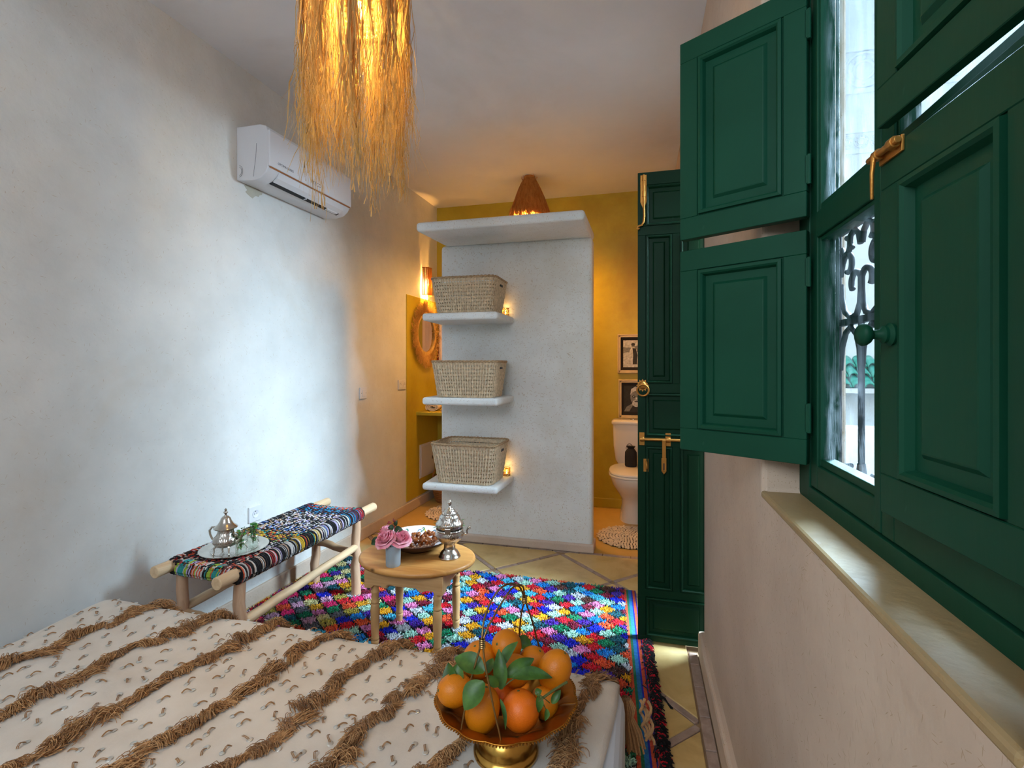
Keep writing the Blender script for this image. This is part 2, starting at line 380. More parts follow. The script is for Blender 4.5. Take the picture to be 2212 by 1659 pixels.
# ------------------------------------------------------------------ room shell
XR, ZC = .283, 2.88
def XL(y): return -2.046+.0325*(y-2)
AL = -.0325
m = MB(); a, b = (XL(-1.7), -1.7), (XL(4.62), 4.62); m.prism([(a[0]-.2, a[1]), a, b, (b[0]-.2, b[1])], 0, ZC)
wl = struct('wall_left', m, M['wall'], 'long white plaster wall with straw flecks behind the woven bench', 'wall')
struct('wall_back', MB().box(-2.2, .6, 4.58, 4.75, 0, ZC), M['ochre'], 'ochre tadelakt wall behind the toilet', 'wall')
struct('wall_front', MB().box(-2.5, .7, -1.85, -1.68, 0, ZC), M['wall'], 'plain white plaster wall behind the bed head', 'wall')
def wall_right():
    import bmesh
    ys = [-1.7, .466, 1.278, 2.345, 2.69, 4.6]; zs = [0, 1.0, 2.25, ZC]
    hole = {(1, 1), (3, 0), (3, 1)}
    bm = bmesh.new(); X = {XR: {}, .462: {}}
    for x in X:
        for i, y in enumerate(ys):
            for j, z in enumerate(zs): X[x][i, j] = bm.verts.new((x, y, z))
    for x in X:
        for i in range(5):
            for j in range(3):
                if (i, j) in hole: continue
                bm.faces.new([X[x][i, j], X[x][i+1, j], X[x][i+1, j+1], X[x][i, j+1]])
    def rim(p, q):
        bm.faces.new([X[XR][p], X[XR][q], X[.462][q], X[.462][p]])
    solid = lambda i, j: 0 <= i < 5 and 0 <= j < 3 and (i, j) not in hole
    for i in range(5):
        for j in range(4):
            if solid(i, j) != solid(i, j-1): rim((i, j), (i+1, j))
    for i in range(6):
        for j in range(3):
            if solid(i, j) != solid(i-1, j): rim((i, j), (i, j+1))
    bmesh.ops.recalc_face_normals(bm, faces=bm.faces)
    me = bpy.data.meshes.new('wall_right'); bm.to_mesh(me); bm.free(); me.materials.append(M['rwall'])
    o = obj('wall_right', me, None, bevel=.012, seg=3)
    o['kind'] = 'structure'; o['label'] = 'thick beige plaster wall around the green shuttered window'; o['category'] = 'wall'; return o
pp = MB(); t = np.linspace(0, 2*PI, 20, endpoint=False); rr = 1+.22*np.sin(t*3+1)+.14*np.sin(t*7)
pp.prism([(.055*r_*math.cos(a), .032*r_*math.sin(a)) for a, r_ in zip(t, rr)], 0, .0025)
o = obj('trim_4', pp, plaster('grey_mended_plaster', lin(158, 154, 138), lin(190, 186, 172), lin(130, 126, 104), famt=0), loc=(XL(2.235)-.0005, 2.235, 2.252)); tag(o, 'greyish mended plaster patch just under the air conditioner', 'plaster patch', None, 'structure'); o.rotation_euler = (PI/2, 0, PI/2+AL)
wr = wall_right()
obj('window_sill', MB().box(XR-.001, .375, .46, 1.285, .985, 1.003), M['sill'], wr, bevel=.006)
struct('ceiling', MB().box(-2.5, .7, -1.8, 4.75, ZC, ZC+.15), M['ceil'], 'flat white plaster ceiling', 'ceiling')
# masonry partition with a projecting ledge
m = MB().box(-1.44, -.312, 3.43, 3.57, 0, 2.20)
wp = struct('wall_partition', m, M['part'], 'free-standing straw plaster partition carrying three shelves', 'wall', bevel=.03, seg=4)
m = MB(); m.prism([(2.93, 2.172), (2.93, 2.232), (3.57, 2.262), (3.57, 2.196), (3.43, 2.192)], -1.405, -.312)
v = m.v[0]; m.v[0] = np.stack([v[:, 2], v[:, 0], v[:, 1]], 1)
obj('top_ledge', m, M['part'], wp, bevel=.022, seg=4)
m = MB().box(-1.45, -.30, 3.412, 3.58, 0, .062)
o = struct('baseboard_partition', m, M['basew'], 'rough pinkish plaster skirting at the foot of the partition', 'baseboard', bevel=.012, seg=3)
# baseboards
m = MB(); m.prism([(XL(1.4)-.02, 1.4), (XL(1.4)+.014, 1.4), (XL(4.58)+.014, 4.58), (XL(4.58)-.02, 4.58)], 0, .085)
struct('baseboard_left', m, M['base'], 'tan plaster skirting along the left wall', 'baseboard', bevel=.005)
struct('baseboard_right', MB().box(.257, .30, -1.6, 2.35, 0, .11), M['rwall'], 'plaster skirting under the window wall', 'baseboard', bevel=.012)
struct('baseboard_back', MB().box(-2.0, .3, 4.562, 4.6, 0, .085), M['ochre'], 'ochre skirting behind the toilet', 'baseboard', bevel=.005)
# tadelakt splash panel on the left wall
m = MB(); m.prism([(XL(3.945)-.01, 3.945), (XL(3.945)+.008, 3.945), (XL(4.58)+.008, 4.58), (XL(4.58)-.01, 4.58)], .1, 1.93)
struct('trim_1', m, M['ochre'], 'ochre tadelakt splash panel behind the round raffia mirror', 'wall panel', bevel=.003)

# ------------------------------------------------------------------ floor: diamond tiles and brick strips
fl = struct('floor', MB().box(-2.5, .6, -1.8, 4.75, -.1, -.008), M['mortar'], 'floor of yellow diamond tiles with grey brick strips', 'floor')
obj('bathroom_slab', MB().box(-2.05, .30, 3.445, 4.6, -.05, 0), M['ochfloor'], fl)
def clip(poly, x1, y0, y1):
    def half(p, inside, cut):
        out = []
        for i in range(len(p)):
            a, b = p[i], p[(i+1) % len(p)]
            if inside(a): out.append(a)
            if inside(a) != inside(b): out.append(cut(a, b))
        return out
    def cx(v): return lambda a, b: (v, a[1]+(b[1]-a[1])*(v-a[0])/(b[0]-a[0]))
    def cy(v): return lambda a, b: (a[0]+(b[0]-a[0])*(v-a[1])/(b[1]-a[1]), v)
    for ins, cut in ((lambda p: p[0] < x1, cx(x1)), (lambda p: p[1] > y0, cy(y0)), (lambda p: p[1] < y1, cy(y1)), (lambda p: p[0] > -2.06, cx(-2.06))):
        if len(poly) < 3: return []
        poly = half(poly, ins, cut)
    return poly
HD = .372; gx, gy = -.152, 3.008; g = .0185
def area2(p): return abs(sum(p[i][0]*p[(i+1) % len(p)][1]-p[(i+1) % len(p)][0]*p[i][1] for i in range(len(p))))/2
for i in range(-6, 3):
    for j in range(-6, 4):
        cx_, cy_ = gx+(i-j)*HD, gy+(i+j)*HD+HD-.001
        for (qx, qy) in ((cx_, cy_),):
            p = clip([(qx+HD-g*1.3, qy), (qx, qy+HD-g*1.3), (qx-HD+g*1.3, qy), (qx, qy-HD+g*1.3)], .212, 1.1, 3.405)
            if len(p) > 2 and area2(p) > .002: obj('tile', MB().prism(p, -.03, rng.uniform(-.001, .0012)), M['tile'], fl, bevel=.003, seg=1)
        for (dx, dy) in ((1, 1), (-1, 1)):   # strips leaving the crossing below the tile
            sx, sy = cx_, cy_-HD
            for k in range(3):
                t0, t1 = (k+.0)/3+.004, (k+1)/3-.006
                if k == 0: t0 = .035
                if k == 2: t1 = .965
                w = .0140
                nx, ny = -dy*w/1.414, dx*w/1.414
                A = (sx+dx*HD*t0, sy+dy*HD*t0); B = (sx+dx*HD*t1, sy+dy*HD*t1)
                p = clip([(A[0]-nx, A[1]-ny), (B[0]-nx, B[1]-ny), (B[0]+nx, B[1]+ny), (A[0]+nx, A[1]+ny)], .212, 1.1, 3.40)
                if len(p) > 2 and area2(p) > 4e-4: obj('brick', MB().prism(p, -.03, rng.uniform(-.002, .001)), M['strip'], fl, bevel=.002, seg=1)
y = 1.1
while y < 2.34:
    L = rng.uniform(.14, .17); obj('brick', MB().box(.219, .256, y, min(y+L, 2.36), -.03, rng.uniform(-.001, .001)), M['strip'], fl, bevel=.002, seg=1); y += L+.005
x = -2.0
while x < .25:
    L = rng.uniform(.15, .19); obj('brick', MB().box(x, min(x+L, .26), 3.41, 3.443, -.03, rng.uniform(-.001, .001)), M['strip'], fl, bevel=.002, seg=1); x += L+.005

# ------------------------------------------------------------------ panelled joinery
def panel_mesh(w, h, s=1.0):
    """raised panel with bolection moulding, local x right, z up, -y towards the viewer; origin at its centre"""
    rings = [(0, .004), (.0025*s, .004), (.0035*s, -.004), (.010*s, -.005), (.014*s, -.001), (.0175*s, .010), (.036*s, .0095), (.0425*s, .0035), (.045*s, .003)]
    v = []; f = []
    for ins, d in rings:
        a, b = w/2-ins, h/2-ins; v += [(-a, d, -b), (a, d, -b), (a, d, b), (-a, d, b)]
    for i in range(len(rings)-1):
        for j in range(4): f.append((i*4+j, i*4+(j+1) % 4, (i+1)*4+(j+1) % 4, (i+1)*4+j))
    k = (len(rings)-1)*4; f.append((k, k+1, k+2, k+3))
    v += [(-w/2, .018, -h/2), (w/2, .018, -h/2), (w/2, .018, h/2), (-w/2, .018, h/2)]; n = len(v)-4
    f += [(0, 3, n+3, n), (0, n, n+1, 1), (1, n+1, n+2, 2), (2, n+2, n+3, 3), (n, n+3, n+2, n+1)]
    return MB().add(v, f)
def joinery(name, root, W, H, T, cols, rows, mat, s=1.0):
    """frame with openings. cols: list of panel rows -> [(z0,z1,[(x0,x1),...]),...]; origin at lower left front corner"""
    m = MB(); prev = 0
    for z0, z1, xs in rows:
        m.box(0, W, 0, T, prev, z0); px = 0
        for x0, x1 in xs:
            m.box(px, x0, 0, T, z0, z1); px = x1
            p = panel_mesh(x1-x0, z1-z0, s); o = obj('panel', p, mat, root); o.location = ((x0+x1)/2, 0, (z0+z1)/2)
            pb = obj('panel', MB().box(-(x1-x0)/2, (x1-x0)/2, .0185, T-.004, -(z1-z0)/2, (z1-z0)/2), mat, root); pb.location = ((x0+x1)/2, 0, (z0+z1)/2)
        m.box(px, W, 0, T, z0, z1); prev = z1
    m.box(0, W, 0, T, prev, H)
    return obj(name, m, mat, root, bevel=.0012, seg=1)

# green courtyard door leaf
door = sthing('door_1', 'dark green panelled door leaf with brass bolt and ring knocker', 'door', (-.005, 2.385, .012), 0)
c2 = [(.036, .156), (.189, .309)]; c1 = [(.036, .309)]
joinery('door_frame', door, .345, 2.195, .042, None, [(.022, .206, c1), (.242, .912, c2), (.957, 1.16, c1), (1.204, 1.90, c2), (1.942, 2.135, c1)], M['dgreen'], .9)
# strap bolt at the top
m = MB().box(.012, .040, -.004, 0, 2.055, 2.182)
m.add([(.012, -.004, 2.055), (.040, -.004, 2.055), (.026, -.004, 2.018), (.012, 0, 2.055), (.040, 0, 2.055), (.026, 0, 2.018)], [(0, 1, 2), (3, 5, 4), (0, 2, 5, 3), (1, 4, 5, 2)])
lt = obj('top_bolt', m, M['brass'], door, bevel=.001, label='brass shoot bolt with curled tail')
m = MB().tube([(.027, -.012, 2.18), (.027, -.012, 2.10), (.028, -.014, 2.02), (.029, -.016, 1.985), (.026, -.017, 1.958), (.018, -.017, 1.944), (.008, -.017, 1.942), (.000, -.017, 1.938), (-.003, -.017, 1.930), (.002, -.017, 1.926), (.007, -.017, 1.931)], [.005]*4+[.0048]*3+[.004]*4, 8)
for zz in (2.165, 2.09): m.tube([(.027, -.012, zz-.012), (.027, -.012, zz+.012)], .0075, 10)
obj('bolt_rod', m, M['brass'], lt)
# sun-shaped knocker
kn = MB(); cxk, czk = .022, 1.196
star = []
for i in range(24):
    r = .030 if i % 2 == 0 else .021
    star.append((cxk+r*math.sin(i*PI/12), czk+r*math.cos(i*PI/12)))
n = len(star); kn.add([(x, -.004, z) for x, z in star]+[(x, 0, z) for x, z in star], [tuple(range(n)), tuple(range(n, 2*n))[::-1]]+[(i, (i+1) % n, n+(i+1) % n, n+i) for i in range(n)])
kn.ell((cxk, -.004, czk), (.018, .014, .02))
kp = obj('knocker_plate', kn, M['brass'], door, label='brass sunburst knocker plate')
t = np.linspace(0, 2*PI, 25); obj('knocker_ring', MB().tube(np.stack([cxk+.001+.026*np.sin(t), -.02-.003*np.cos(t), czk-.022+.026*np.cos(t)], 1), .0045, 8), M['brass'], kp)
# long horizontal bolt with hasp
m = MB().tube([(.012, -.014, .945), (.33, -.014, .945)], .007, 10)
for xx in (.018, .135):
    m.box(xx-.011, xx+.013, -.004, 0, .915, .975); m.tube([(xx-.008, -.014, .945), (xx+.010, -.014, .945)], .0115, 10)
sb = obj('slide_bolt', m, M['brass'], door, bevel=.001, label='long brass slide bolt')
m = MB().box(.109, .126, -.022, -.016, .862, .945); m.box(.106, .128, -.020, -.014, .800, .862)
m.add([(.106, -.020, .800), (.128, -.020, .800), (.117, -.020, .786), (.106, -.014, .800), (.128, -.014, .800), (.117, -.014, .786)], [(0, 1, 2), (3, 5, 4), (0, 2, 5, 3), (1, 4, 5, 2)])
hs = obj('hasp', m, M['brass'], sb, bevel=.002); obj('hasp_slot', MB().box(.1145, .1195, -.0206, -.020, .806, .838), M['dark_slot'], sb)
m = MB().box(.026, .048, -.004, 0, .792, .852); m.tube([(.039, -.004, .803), (.040, -.016, .808), (.041, -.018, .822), (.040, -.016, .836), (.039, -.004, .841)], .0035, 8)
obj('staple', m, M['brass'], door, label='brass staple plate for the hasp')

# window_1: frame, casements, panes, iron grille
win = sthing('window_1', 'green casement window with wrought iron grille outside', 'window', (.363, 0, 0))
m = MB()
m.box(.0005, .06, 1.212, 1.285, 1.0, 2.26).box(.0005, .06, .46, .535, 1.0, 2.26).box(0, .06, .535, 1.212, 1.0, 1.034).box(0, .06, .535, 1.212, 2.19, 2.26)
obj('window_frame', m, M['green'], win, bevel=.002)
def casement(y0, y1):
    c = MB(); z0, z1 = 1.037, 2.187
    c.box(.003, .038, y1-.038, y1, z0, z1).box(.003, .038, y0, y0+.05 if y0 < .8 else y0+.022, z0, z1)
    ya, yb = (y0+.05 if y0 < .8 else y0+.022)-.001, y1-.037
    c.box(.0035, .0375, ya, yb, z0, 1.088).box(.0035, .0375, ya, yb, 2.14, z1).box(.0025, .0375, ya, yb, 1.572, 1.626)
    o = obj('casement', c, M['green'], win, bevel=.002)
    a0, a1 = (y0+.05 if y0 < .8 else y0+.022), y1-.038
    for za, zb in ((1.088, 1.572), (1.626, 2.14)):
        b = MB()   # glazing beads
        b.box(.008, .036, a1-.005, a1, za, zb).box(.008, .036, a0, a0+.005, za, zb).box(.0085, .0355, a0+.005, a1-.005, za, za+.016).box(.0085, .0355, a0+.005, a1-.005, zb-.008, zb)
        obj('glazing_bead', b, M['green'], o, bevel=.0015)
        p = obj('pane', MB().box(.0135, .0165, a0+.002, a1-.002, 0, zb-za-.01), M['pane'], o); p.location = (0, 0, za+.005)
    return o
casement(.888, 1.208); casement(.540, .884)
gr = MB(); GX = .078
def gcurve(pts, r=.0062): gr.tube([(GX, y, z) for y, z in pts], r, 8)
def spiral(cy, cz, r0, r1, a0, a1, n=26): 
    t = np.linspace(0, 1, n); a = a0+(a1-a0)*t; r = r0+(r1-r0)*t
    return list(zip(cy+r*np.cos(a), cz+r*np.sin(a)))
for k in range(7):
    yb = 1.265-.114*k
    gcurve([(yb, 1.0), (yb, 1.395)] if k % 2 else [(yb, 1.0), (yb, 1.60)], .0065 if k % 2 else .005)
gr.box(GX-.006, GX+.006, .50, 1.27, 1.388, 1.402); gr.box(GX-.006, GX+.006, .50, 1.27, 1.592, 1.604); gr.box(GX-.006, GX+.006, .50, 1.27, 1.008, 1.018)
for k in range(3):
    yc = 1.151-.228*k
    for sg in (1, -1):
        w = .112*sg
        q = lambda pts: [(yc+sg*y, z) for y, z in pts]
        # arch under the cross bar, C scroll above it and two small scrolls on top
        gcurve(q([(.004, 1.30), (.008, 1.335), (.022, 1.366), (.05, 1.384), (.078, 1.372), (.098, 1.34), (.108, 1.29)]))
        gcurve(q(spiral(.030, 1.472, .016, .030, -.6, 2.8, 14)+[(.002, 1.455), (.006, 1.43), (.022, 1.408), (.05, 1.403), (.082, 1.418), (.102, 1.45), (.106, 1.482)]))
        gcurve(q([(.106, 1.50), (.094, 1.528)]+spiral(.066, 1.518, .028, .014, .4, 5.0, 16)))
        gcurve(q([(.108, 1.52), (.10, 1.553)]+spiral(.072, 1.566, .026, .012, -.3, -4.6, 16)))
        gcurve(q([(.004, 1.552), (.012, 1.575), (.03, 1.588), (.052, 1.58), (.056, 1.562), (.046, 1.552)]))
        gcurve(q([(.004, 1.10), (.016, 1.062), (.045, 1.045), (.07, 1.06), (.068, 1.083), (.052, 1.085)]))
obj('grille', gr, M['iron'], win, label='scrolled wrought iron grille')

# four inner shutters
def shutter(label, hinge, free, z0, z1, flip, extra=None, T=.024):
    hx, hy = hinge; fx, fy = free
    W_ = math.hypot(fx-hx, fy-hy)
    # local x runs along the leaf, -y faces the room
    (ox, oy), (px, py) = ((fx, fy), (hx, hy)) if flip else ((hx, hy), (fx, fy))
    ang = math.atan2(py-oy, px-ox)
    r = thing('window_shutter', label, 'shutter', (ox, oy, z0), ang, 'green inner window shutters')
    H = z1-z0
    joinery('shutter_frame', r, W_, H, T, None, [(.055, H-.052, [(.046, W_-.046)])], M['green'], 1.0)
    hxl = W_ if flip else 0
    for zz in (H*.20, H*.82):
        h = MB().box(hxl-.003, hxl+.003, .0, .014, zz-.03, zz+.03); h.tube([(hxl+(.004 if flip else -.004), .004, zz-.032), (hxl+(.004 if flip else -.004), .004, zz+.032)], .0045, 8)
        obj('hinge', h, M['green'], r)
    if extra: extra(r, W_, H)
    return r
# far pair swung back into the room
shutter('lower far green shutter swung open in front of the green door', (.350, 1.184), (.1028, 1.336), 1.085, 1.594, True)
shutter('upper far green shutter swung open beneath the ceiling, left of the window', (.350, 1.184), (.1028, 1.336), 1.623, 2.129, True)
def knob_latch(r, W_, H):
    # near lower leaf: local x from free edge (0) to hinge
    k = MB(); Mk = Matrix.Rotation(PI/2, 3, 'X')
    k.lathe([(.0001, 0), (.015, 0), (.016, .004), (.012, .008), (.0125, .012), (.007, .016), (.006, .024), (.012, .028), (.0155, .033), (.016, .037), (.012, .042), (.0001, .044)], 24, (.030, 0, .252), M=Mk)
    obj('knob', k, M['green'], r, label='round turned green knob')
    b = MB().box(.004, .060, -.004, 0, H-.018, H+.004); b.tube([(-.010, -.010, H-.004), (.064, -.010, H-.004)], .005, 10)
    b.tube([(.006, -.009, H-.004), (.018, -.009, H-.004)], .008, 10); b.tube([(.044, -.009, H-.004), (.057, -.009, H-.004)], .008, 10)
    b.tube([(.012, -.014, H-.004), (.011, -.016, H-.03), (.011, -.016, H-.066)], [.0036, .003, .0024], 8)
    obj('latch', b, M['brass'], r, bevel=.001, label='rusty brass sliding latch')
shutter('lower near green shutter closed over the glass, with knob and brass latch', (.351, .540), (.336, .815), 1.091, 1.602, True, knob_latch, .016)
shutter('upper near green shutter, nearly closed, over the sliver of light', (.351, .540), (.327, .805), 1.6355, 2.129, True, None, .016)

# courtyard seen through the glass
cy = struct('wall_courtyard', MB().box(.462, 6, 6.0, 6.2, -.5, 8), M['ext'], 'bright white courtyard wall with carved bands beyond the window', 'wall')
struct('wall_courtyard_side', MB().box(4.2, 4.4, -2, 6.0, -.5, 5.2), M['ext'], 'white far side wall of the courtyard', 'wall')
for z0, z1 in ((4.20, 4.70), (3.56, 3.83)):
    b = MB().box(.6, 4.2, 5.975, 6.0, z0, z0+.05).box(.6, 4.2, 5.975, 6.0, z1-.05, z1)
    obj('stucco_moulding', b, M['ext'], cy)
    r = (z1-z0-.12)/2; b = MB(); k = 0
    while .8+k*r*2 < 4.1:
        cx_ = .8+k*r*2; cz_ = (z0+z1)/2; t = np.linspace(0, 2*PI, 17)
        for rr in (.95, .5): b.tube(np.stack([cx_+r*rr*np.cos(t), 0*t+5.995, cz_+r*rr*np.sin(t)], 1), r*.09, 5)
        for q in range(8):
            a = q*PI/4; b.ell((cx_+r*.72*math.cos(a), 5.995, cz_+r*.72*math.sin(a)), (r*.12, .012, r*.12), 6, 4)
        k += 1
    o = obj('carved_stucco', b, M['ext'], cy); o['kind'] = 'stuff'
rt = sthing('trim_2', 'row of green glazed roof tiles across the courtyard', 'roof tiles', (0, 5.7, 1.08))
tm = None
for r_ in range(3):
    for k in range(24):
        if tm is None:
            t = np.linspace(0, PI, 7); P = [(.05*math.cos(a), .045*math.sin(a)) for a in t]; m = MB()
            v = [(x, -.02, z) for x, z in P]+[(x*.86, .13, z*.9+.10) for x, z in P]; n = 7
            m.add(v, [(i, i+1, n+i+1, n+i) for i in range(6)], True)
            o = obj('tile', m, M['rooftile'], rt); o.modifiers.new('s', 'SOLIDIFY').thickness = .012; tm = o
        else: o = tm.copy(); C.objects.link(o)
        o.location = (1.1+k*.105, r_*.1, r_*.105)
obj('tile_bed', MB().prism([(1.0, 0), (3.7, 0), (3.7, .3), (1.0, .3)], -.06, -.01), M['ext'], rt)
struct('ground', MB().box(.462, 6, -2, 6.2, -.55, -.5), M['stone'], 'paved courtyard ground outside the window', 'ground')
struct('trim_3', MB().box(.9, 3.0, 4.0, 4.15, -.5, .86), M['stone'], 'low grey parapet in the courtyard', 'parapet', bevel=.01)

# ------------------------------------------------------------------ masonry shelves
for nm, zt, th, lab in (('u', 1.652, .05, 'uppermost rounded plaster shelf, above eye level on the partition'), ('m', 1.088, .05, 'middle rounded plaster shelf on the partition'), ('l', .512, .046, 'lowest rounded plaster shelf on the partition')):
    m = MB(); m.prism([(-1.41, 3.035), (-.885, 3.035), (-.872, 3.435), (-1.43, 3.435)], zt-th, zt)
    tag(obj('wall_shelf', m, M['part'], bevel=.018, seg=4), lab, 'shelf', 'plaster shelves on the partition')

# ------------------------------------------------------------------ palm baskets
def rrect(w, d, r, n):
    """rounded rectangle outline, n points"""
    pts = []
    segs = [(w/2-r, -d/2+r, -PI/2), (w/2-r, d/2-r, 0), (-w/2+r, d/2-r, PI/2), (-w/2+r, -d/2+r, PI)]
    raw = []
    for cx_, cy_, a in segs:
        for k in range(9): raw.append((cx_+r*math.cos(a+k*PI/16), cy_+r*math.sin(a+k*PI/16)))
    raw = np.array(raw+[raw[0]]); d_ = np.r_[0, np.cumsum(np.linalg.norm(np.diff(raw, axis=0), axis=1))]
    t = np.linspace(0, d_[-1], n, endpoint=False)
    return np.stack([np.interp(t, d_, raw[:, 0]), np.interp(t, d_, raw[:, 1])], 1)
def basket(loc, rz, lab, wb, db, wt, dt, H, bow=.0):
    r = thing('storage_basket', lab, 'basket', loc, rz, 'open palm baskets on the shelves')
    nb = 10; N = 76
    def ring(t, off=0, n=N):
        w = wb+(wt-wb)*t; d = db+(dt-db)*t
        return rrect(w+2*off, d+2*off, .05, n)
    m = MB()
    for k in range(nb):
        t0 = k/nb; t1 = t0+(.70 if k < nb-1 else 1.0)/nb
        A, B = ring(t0, .003), ring(t1, .003); A2, B2 = ring(t0, -.003), ring(t1, -.003)
        jit = rng.normal(0, .0008, N)
        v = np.concatenate([np.c_[A, np.full(N, t0*H)+jit], np.c_[B, np.full(N, t1*H)+jit], np.c_[B2, np.full(N, t1*H)+jit], np.c_[A2, np.full(N, t0*H)+jit]])
        f = []
        for q in range(4):
            for i in range(N): f.append((q*N+i, q*N+(i+1) % N, ((q+1) % 4)*N+(i+1) % N, ((q+1) % 4)*N+i))
        m.add(v, f, False)
    obj('woven_band', m, M['palm'], r, fix=True)
    st = []; n2 = 78
    L = 14
    for i in range(n2): st.append([])
    P = np.zeros((n2, L, 3))
    for j in range(L):
        t = j/(L-1); R_ = ring(t, .0022+.002*(j % 2), n2); P[:, j, :2] = R_; P[:, j, 2] = t*H*.985+.003
    m = MB().strands(P, np.full((n2, L), .0044), 4); o = obj('stake', m, M['palm'], r, fix=False); o['kind'] = 'stuff'
    obj('basket_floor', MB().prism([tuple(p) for p in rrect(wb-.004, db-.004, .05, 40)], 0, .006), M['palm'], r)
    n3 = 150; R_ = ring(1.0, .004, n3); t = np.arange(n3)
    m = MB()
    for ph in (0, PI):
        zz = H+.003+.004*np.sin(t*2*PI/5+ph)+bow*(1-(2*(t/n3)-1)**2); off = .004*np.cos(t*2*PI/5+ph)
        nr = R_/np.linalg.norm(R_, axis=1, keepdims=True)
        p = np.c_[R_+nr*off[:, None], zz]; p = np.r_[p, p[:1]]; m.tube(p, .0058, 6)
    obj('braided_rim', m, M['palmrim'], r)
    obj('grip', MB().box(wt/2-.012, wt/2+.004, -.028, .028, H*.80, H*.86), M['dark_slot'], r)
    return r
basket((-1.125, 3.20, 1.654), .0, 'palm basket on the uppermost plaster shelf, under the ledge', .385, .27, .445, .33, .225)
basket((-1.125, 3.20, 1.090), .0, 'palm basket on the middle plaster shelf', .385, .27, .44, .33, .235)
basket((-1.125, 3.215, .514), -.02, 'palm basket on the lowest shelf, open top showing its inside', .385, .28, .45, .35, .258)

# candle holders
def candle(loc, lab):
    r = thing('candle_holder', lab, 'candle holder', loc, 0, 'glowing tealight holders')
    m = MB(); t = np.linspace(0, 2*PI, 25)
    for zz in (.003, .017, .031, .045, .058): m.tube(np.stack([.024*np.cos(t), .024*np.sin(t), 0*t+zz], 1), .0022, 6)
    for k in range(14):
        a = k*2*PI/14; b = a+2*PI/14
        for q, (za, zb) in enumerate(((.003, .017), (.017, .031), (.031, .045), (.045, .058))):
            aa = a if q % 2 else b; m.tube([(.024*math.cos(aa), .024*math.sin(aa), za), (.024*math.cos((a+b)/2), .024*math.sin((a+b)/2), zb)], .0016, 5)
    obj('pierced_shell', m, M['goldbrass'], r)
    obj('tealight', MB().lathe([(.0001, 0), (.017, 0), (.017, .014), (.0001, .015)], 20), M['wax'], r)
    obj('flame', MB().lathe([(.0001, .016), (.0045, .022), (.003, .034), (.0001, .045)], 12), M['flame'], r)
    point('candle_light', (loc[0], loc[1], loc[2]+.045), .35, (1, .55, .16), .012)
candle((-.925, 3.395, 1.653), 'glowing pierced candle holder beside the basket on the uppermost shelf')
candle((-.915, 3.39, .513), 'glowing pierced candle holder beside the basket on the lowest shelf')

# ------------------------------------------------------------------ air conditioner (local x out of wall, y along it)
def onwall(y, z=0, off=0): return (XL(y)+off, y, z)
ac = thing('air_conditioner', 'white split air conditioner high on the left wall, partly behind the raffia lamp', 'air conditioner', onwall(2.13), AL)
L = .70
prof = [(0, 2.272), (.10, 2.262), (.155, 2.272), (.188, 2.298), (.200, 2.322), (.202, 2.50), (.185, 2.535), (.15, 2.547), (0, 2.55)]
m = MB(); n = len(prof)
m.add([(x, 0, z) for x, z in prof]+[(x, L, z) for x, z in prof], [tuple(range(n)), tuple(range(n, 2*n))[::-1]]+[(i, (i+1) % n, n+(i+1) % n, n+i) for i in range(n)], True)
obj('casing', m, M['white_plastic'], ac, bevel=.004, seg=3)
fp = obj('front_panel', MB().box(.200, .212, -.002, L+.002, 2.326, 2.512), M['white_plastic'], ac, bevel=.006, seg=3)
obj('copper_line', MB().box(.199, .2105, .01, L-.01, 2.3215, 2.3255), M['copper'], ac, label='thin copper trim line')
def text(s_, size, mat, parent, loc, rot):
    cu = bpy.data.curves.new('lettering', 'FONT'); cu.body = s_; cu.size = size; cu.extrude = .0003; cu.materials.append(mat)
    o = bpy.data.objects.new('lettering', cu); me = bpy.data.meshes.new_from_object(o); bpy.data.objects.remove(o); o = bpy.data.objects.new('lettering', me); C.objects.link(o); o.parent = parent; o.location = loc; o.rotation_euler = rot; return o
text('OPTIMA SERIES', .0175, M['ink'], fp, (.2125, .055, 2.352), (PI/2, 0, PI/2))
text('FTECO', .030, M['ink'], fp, (.2125, .31, 2.347), (PI/2, 0, PI/2))
lv = MB()
v = [(.199, 0, 2.315), (.186, 0, 2.294), (.163, 0, 2.275), (.165, 0, 2.271), (.190, 0, 2.290), (.203, 0, 2.314)]
n = 6; lv.add([(x, .075, z) for x, _, z in v]+[(x, L-.06, z) for x, _, z in v], [tuple(range(n)), tuple(range(n, 2*n))[::-1]]+[(i, (i+1) % n, n+(i+1) % n, n+i) for i in range(n)], False)
obj('louver', lv, M['white_plastic'], ac)
m = MB().box(-.010, .012, .075, L-.06, -.003, .003)
o = obj('air_slot', m, M['dark_slot'], ac); o.location = (.150, 0, 2.2695); o.rotation_euler = (0, -.35, 0)
for yy in (.33, .52): obj('slot_divider', MB().box(.136, .166, yy, yy+(.004 if yy < .4 else .10), 2.264, 2.2755), M['white_plastic'], ac)
obj('end_seam', MB().tube([(.128, -.0005, 2.45), (.124, -.0005, 2.38), (.112, -.0005, 2.31), (.108, -.0005, 2.28)], .0009, 5), M['ink'], ac)
m = MB()
for rr in (.030, .021):
    t = np.linspace(-PI/2, PI/2, 9); m.tube(np.stack([.022+rr*np.cos(t)*.7, 0*t-.0045, 2.315+rr*np.sin(t)], 1), .0009, 5)
obj('knockout_mark', m, M['ink'], ac)

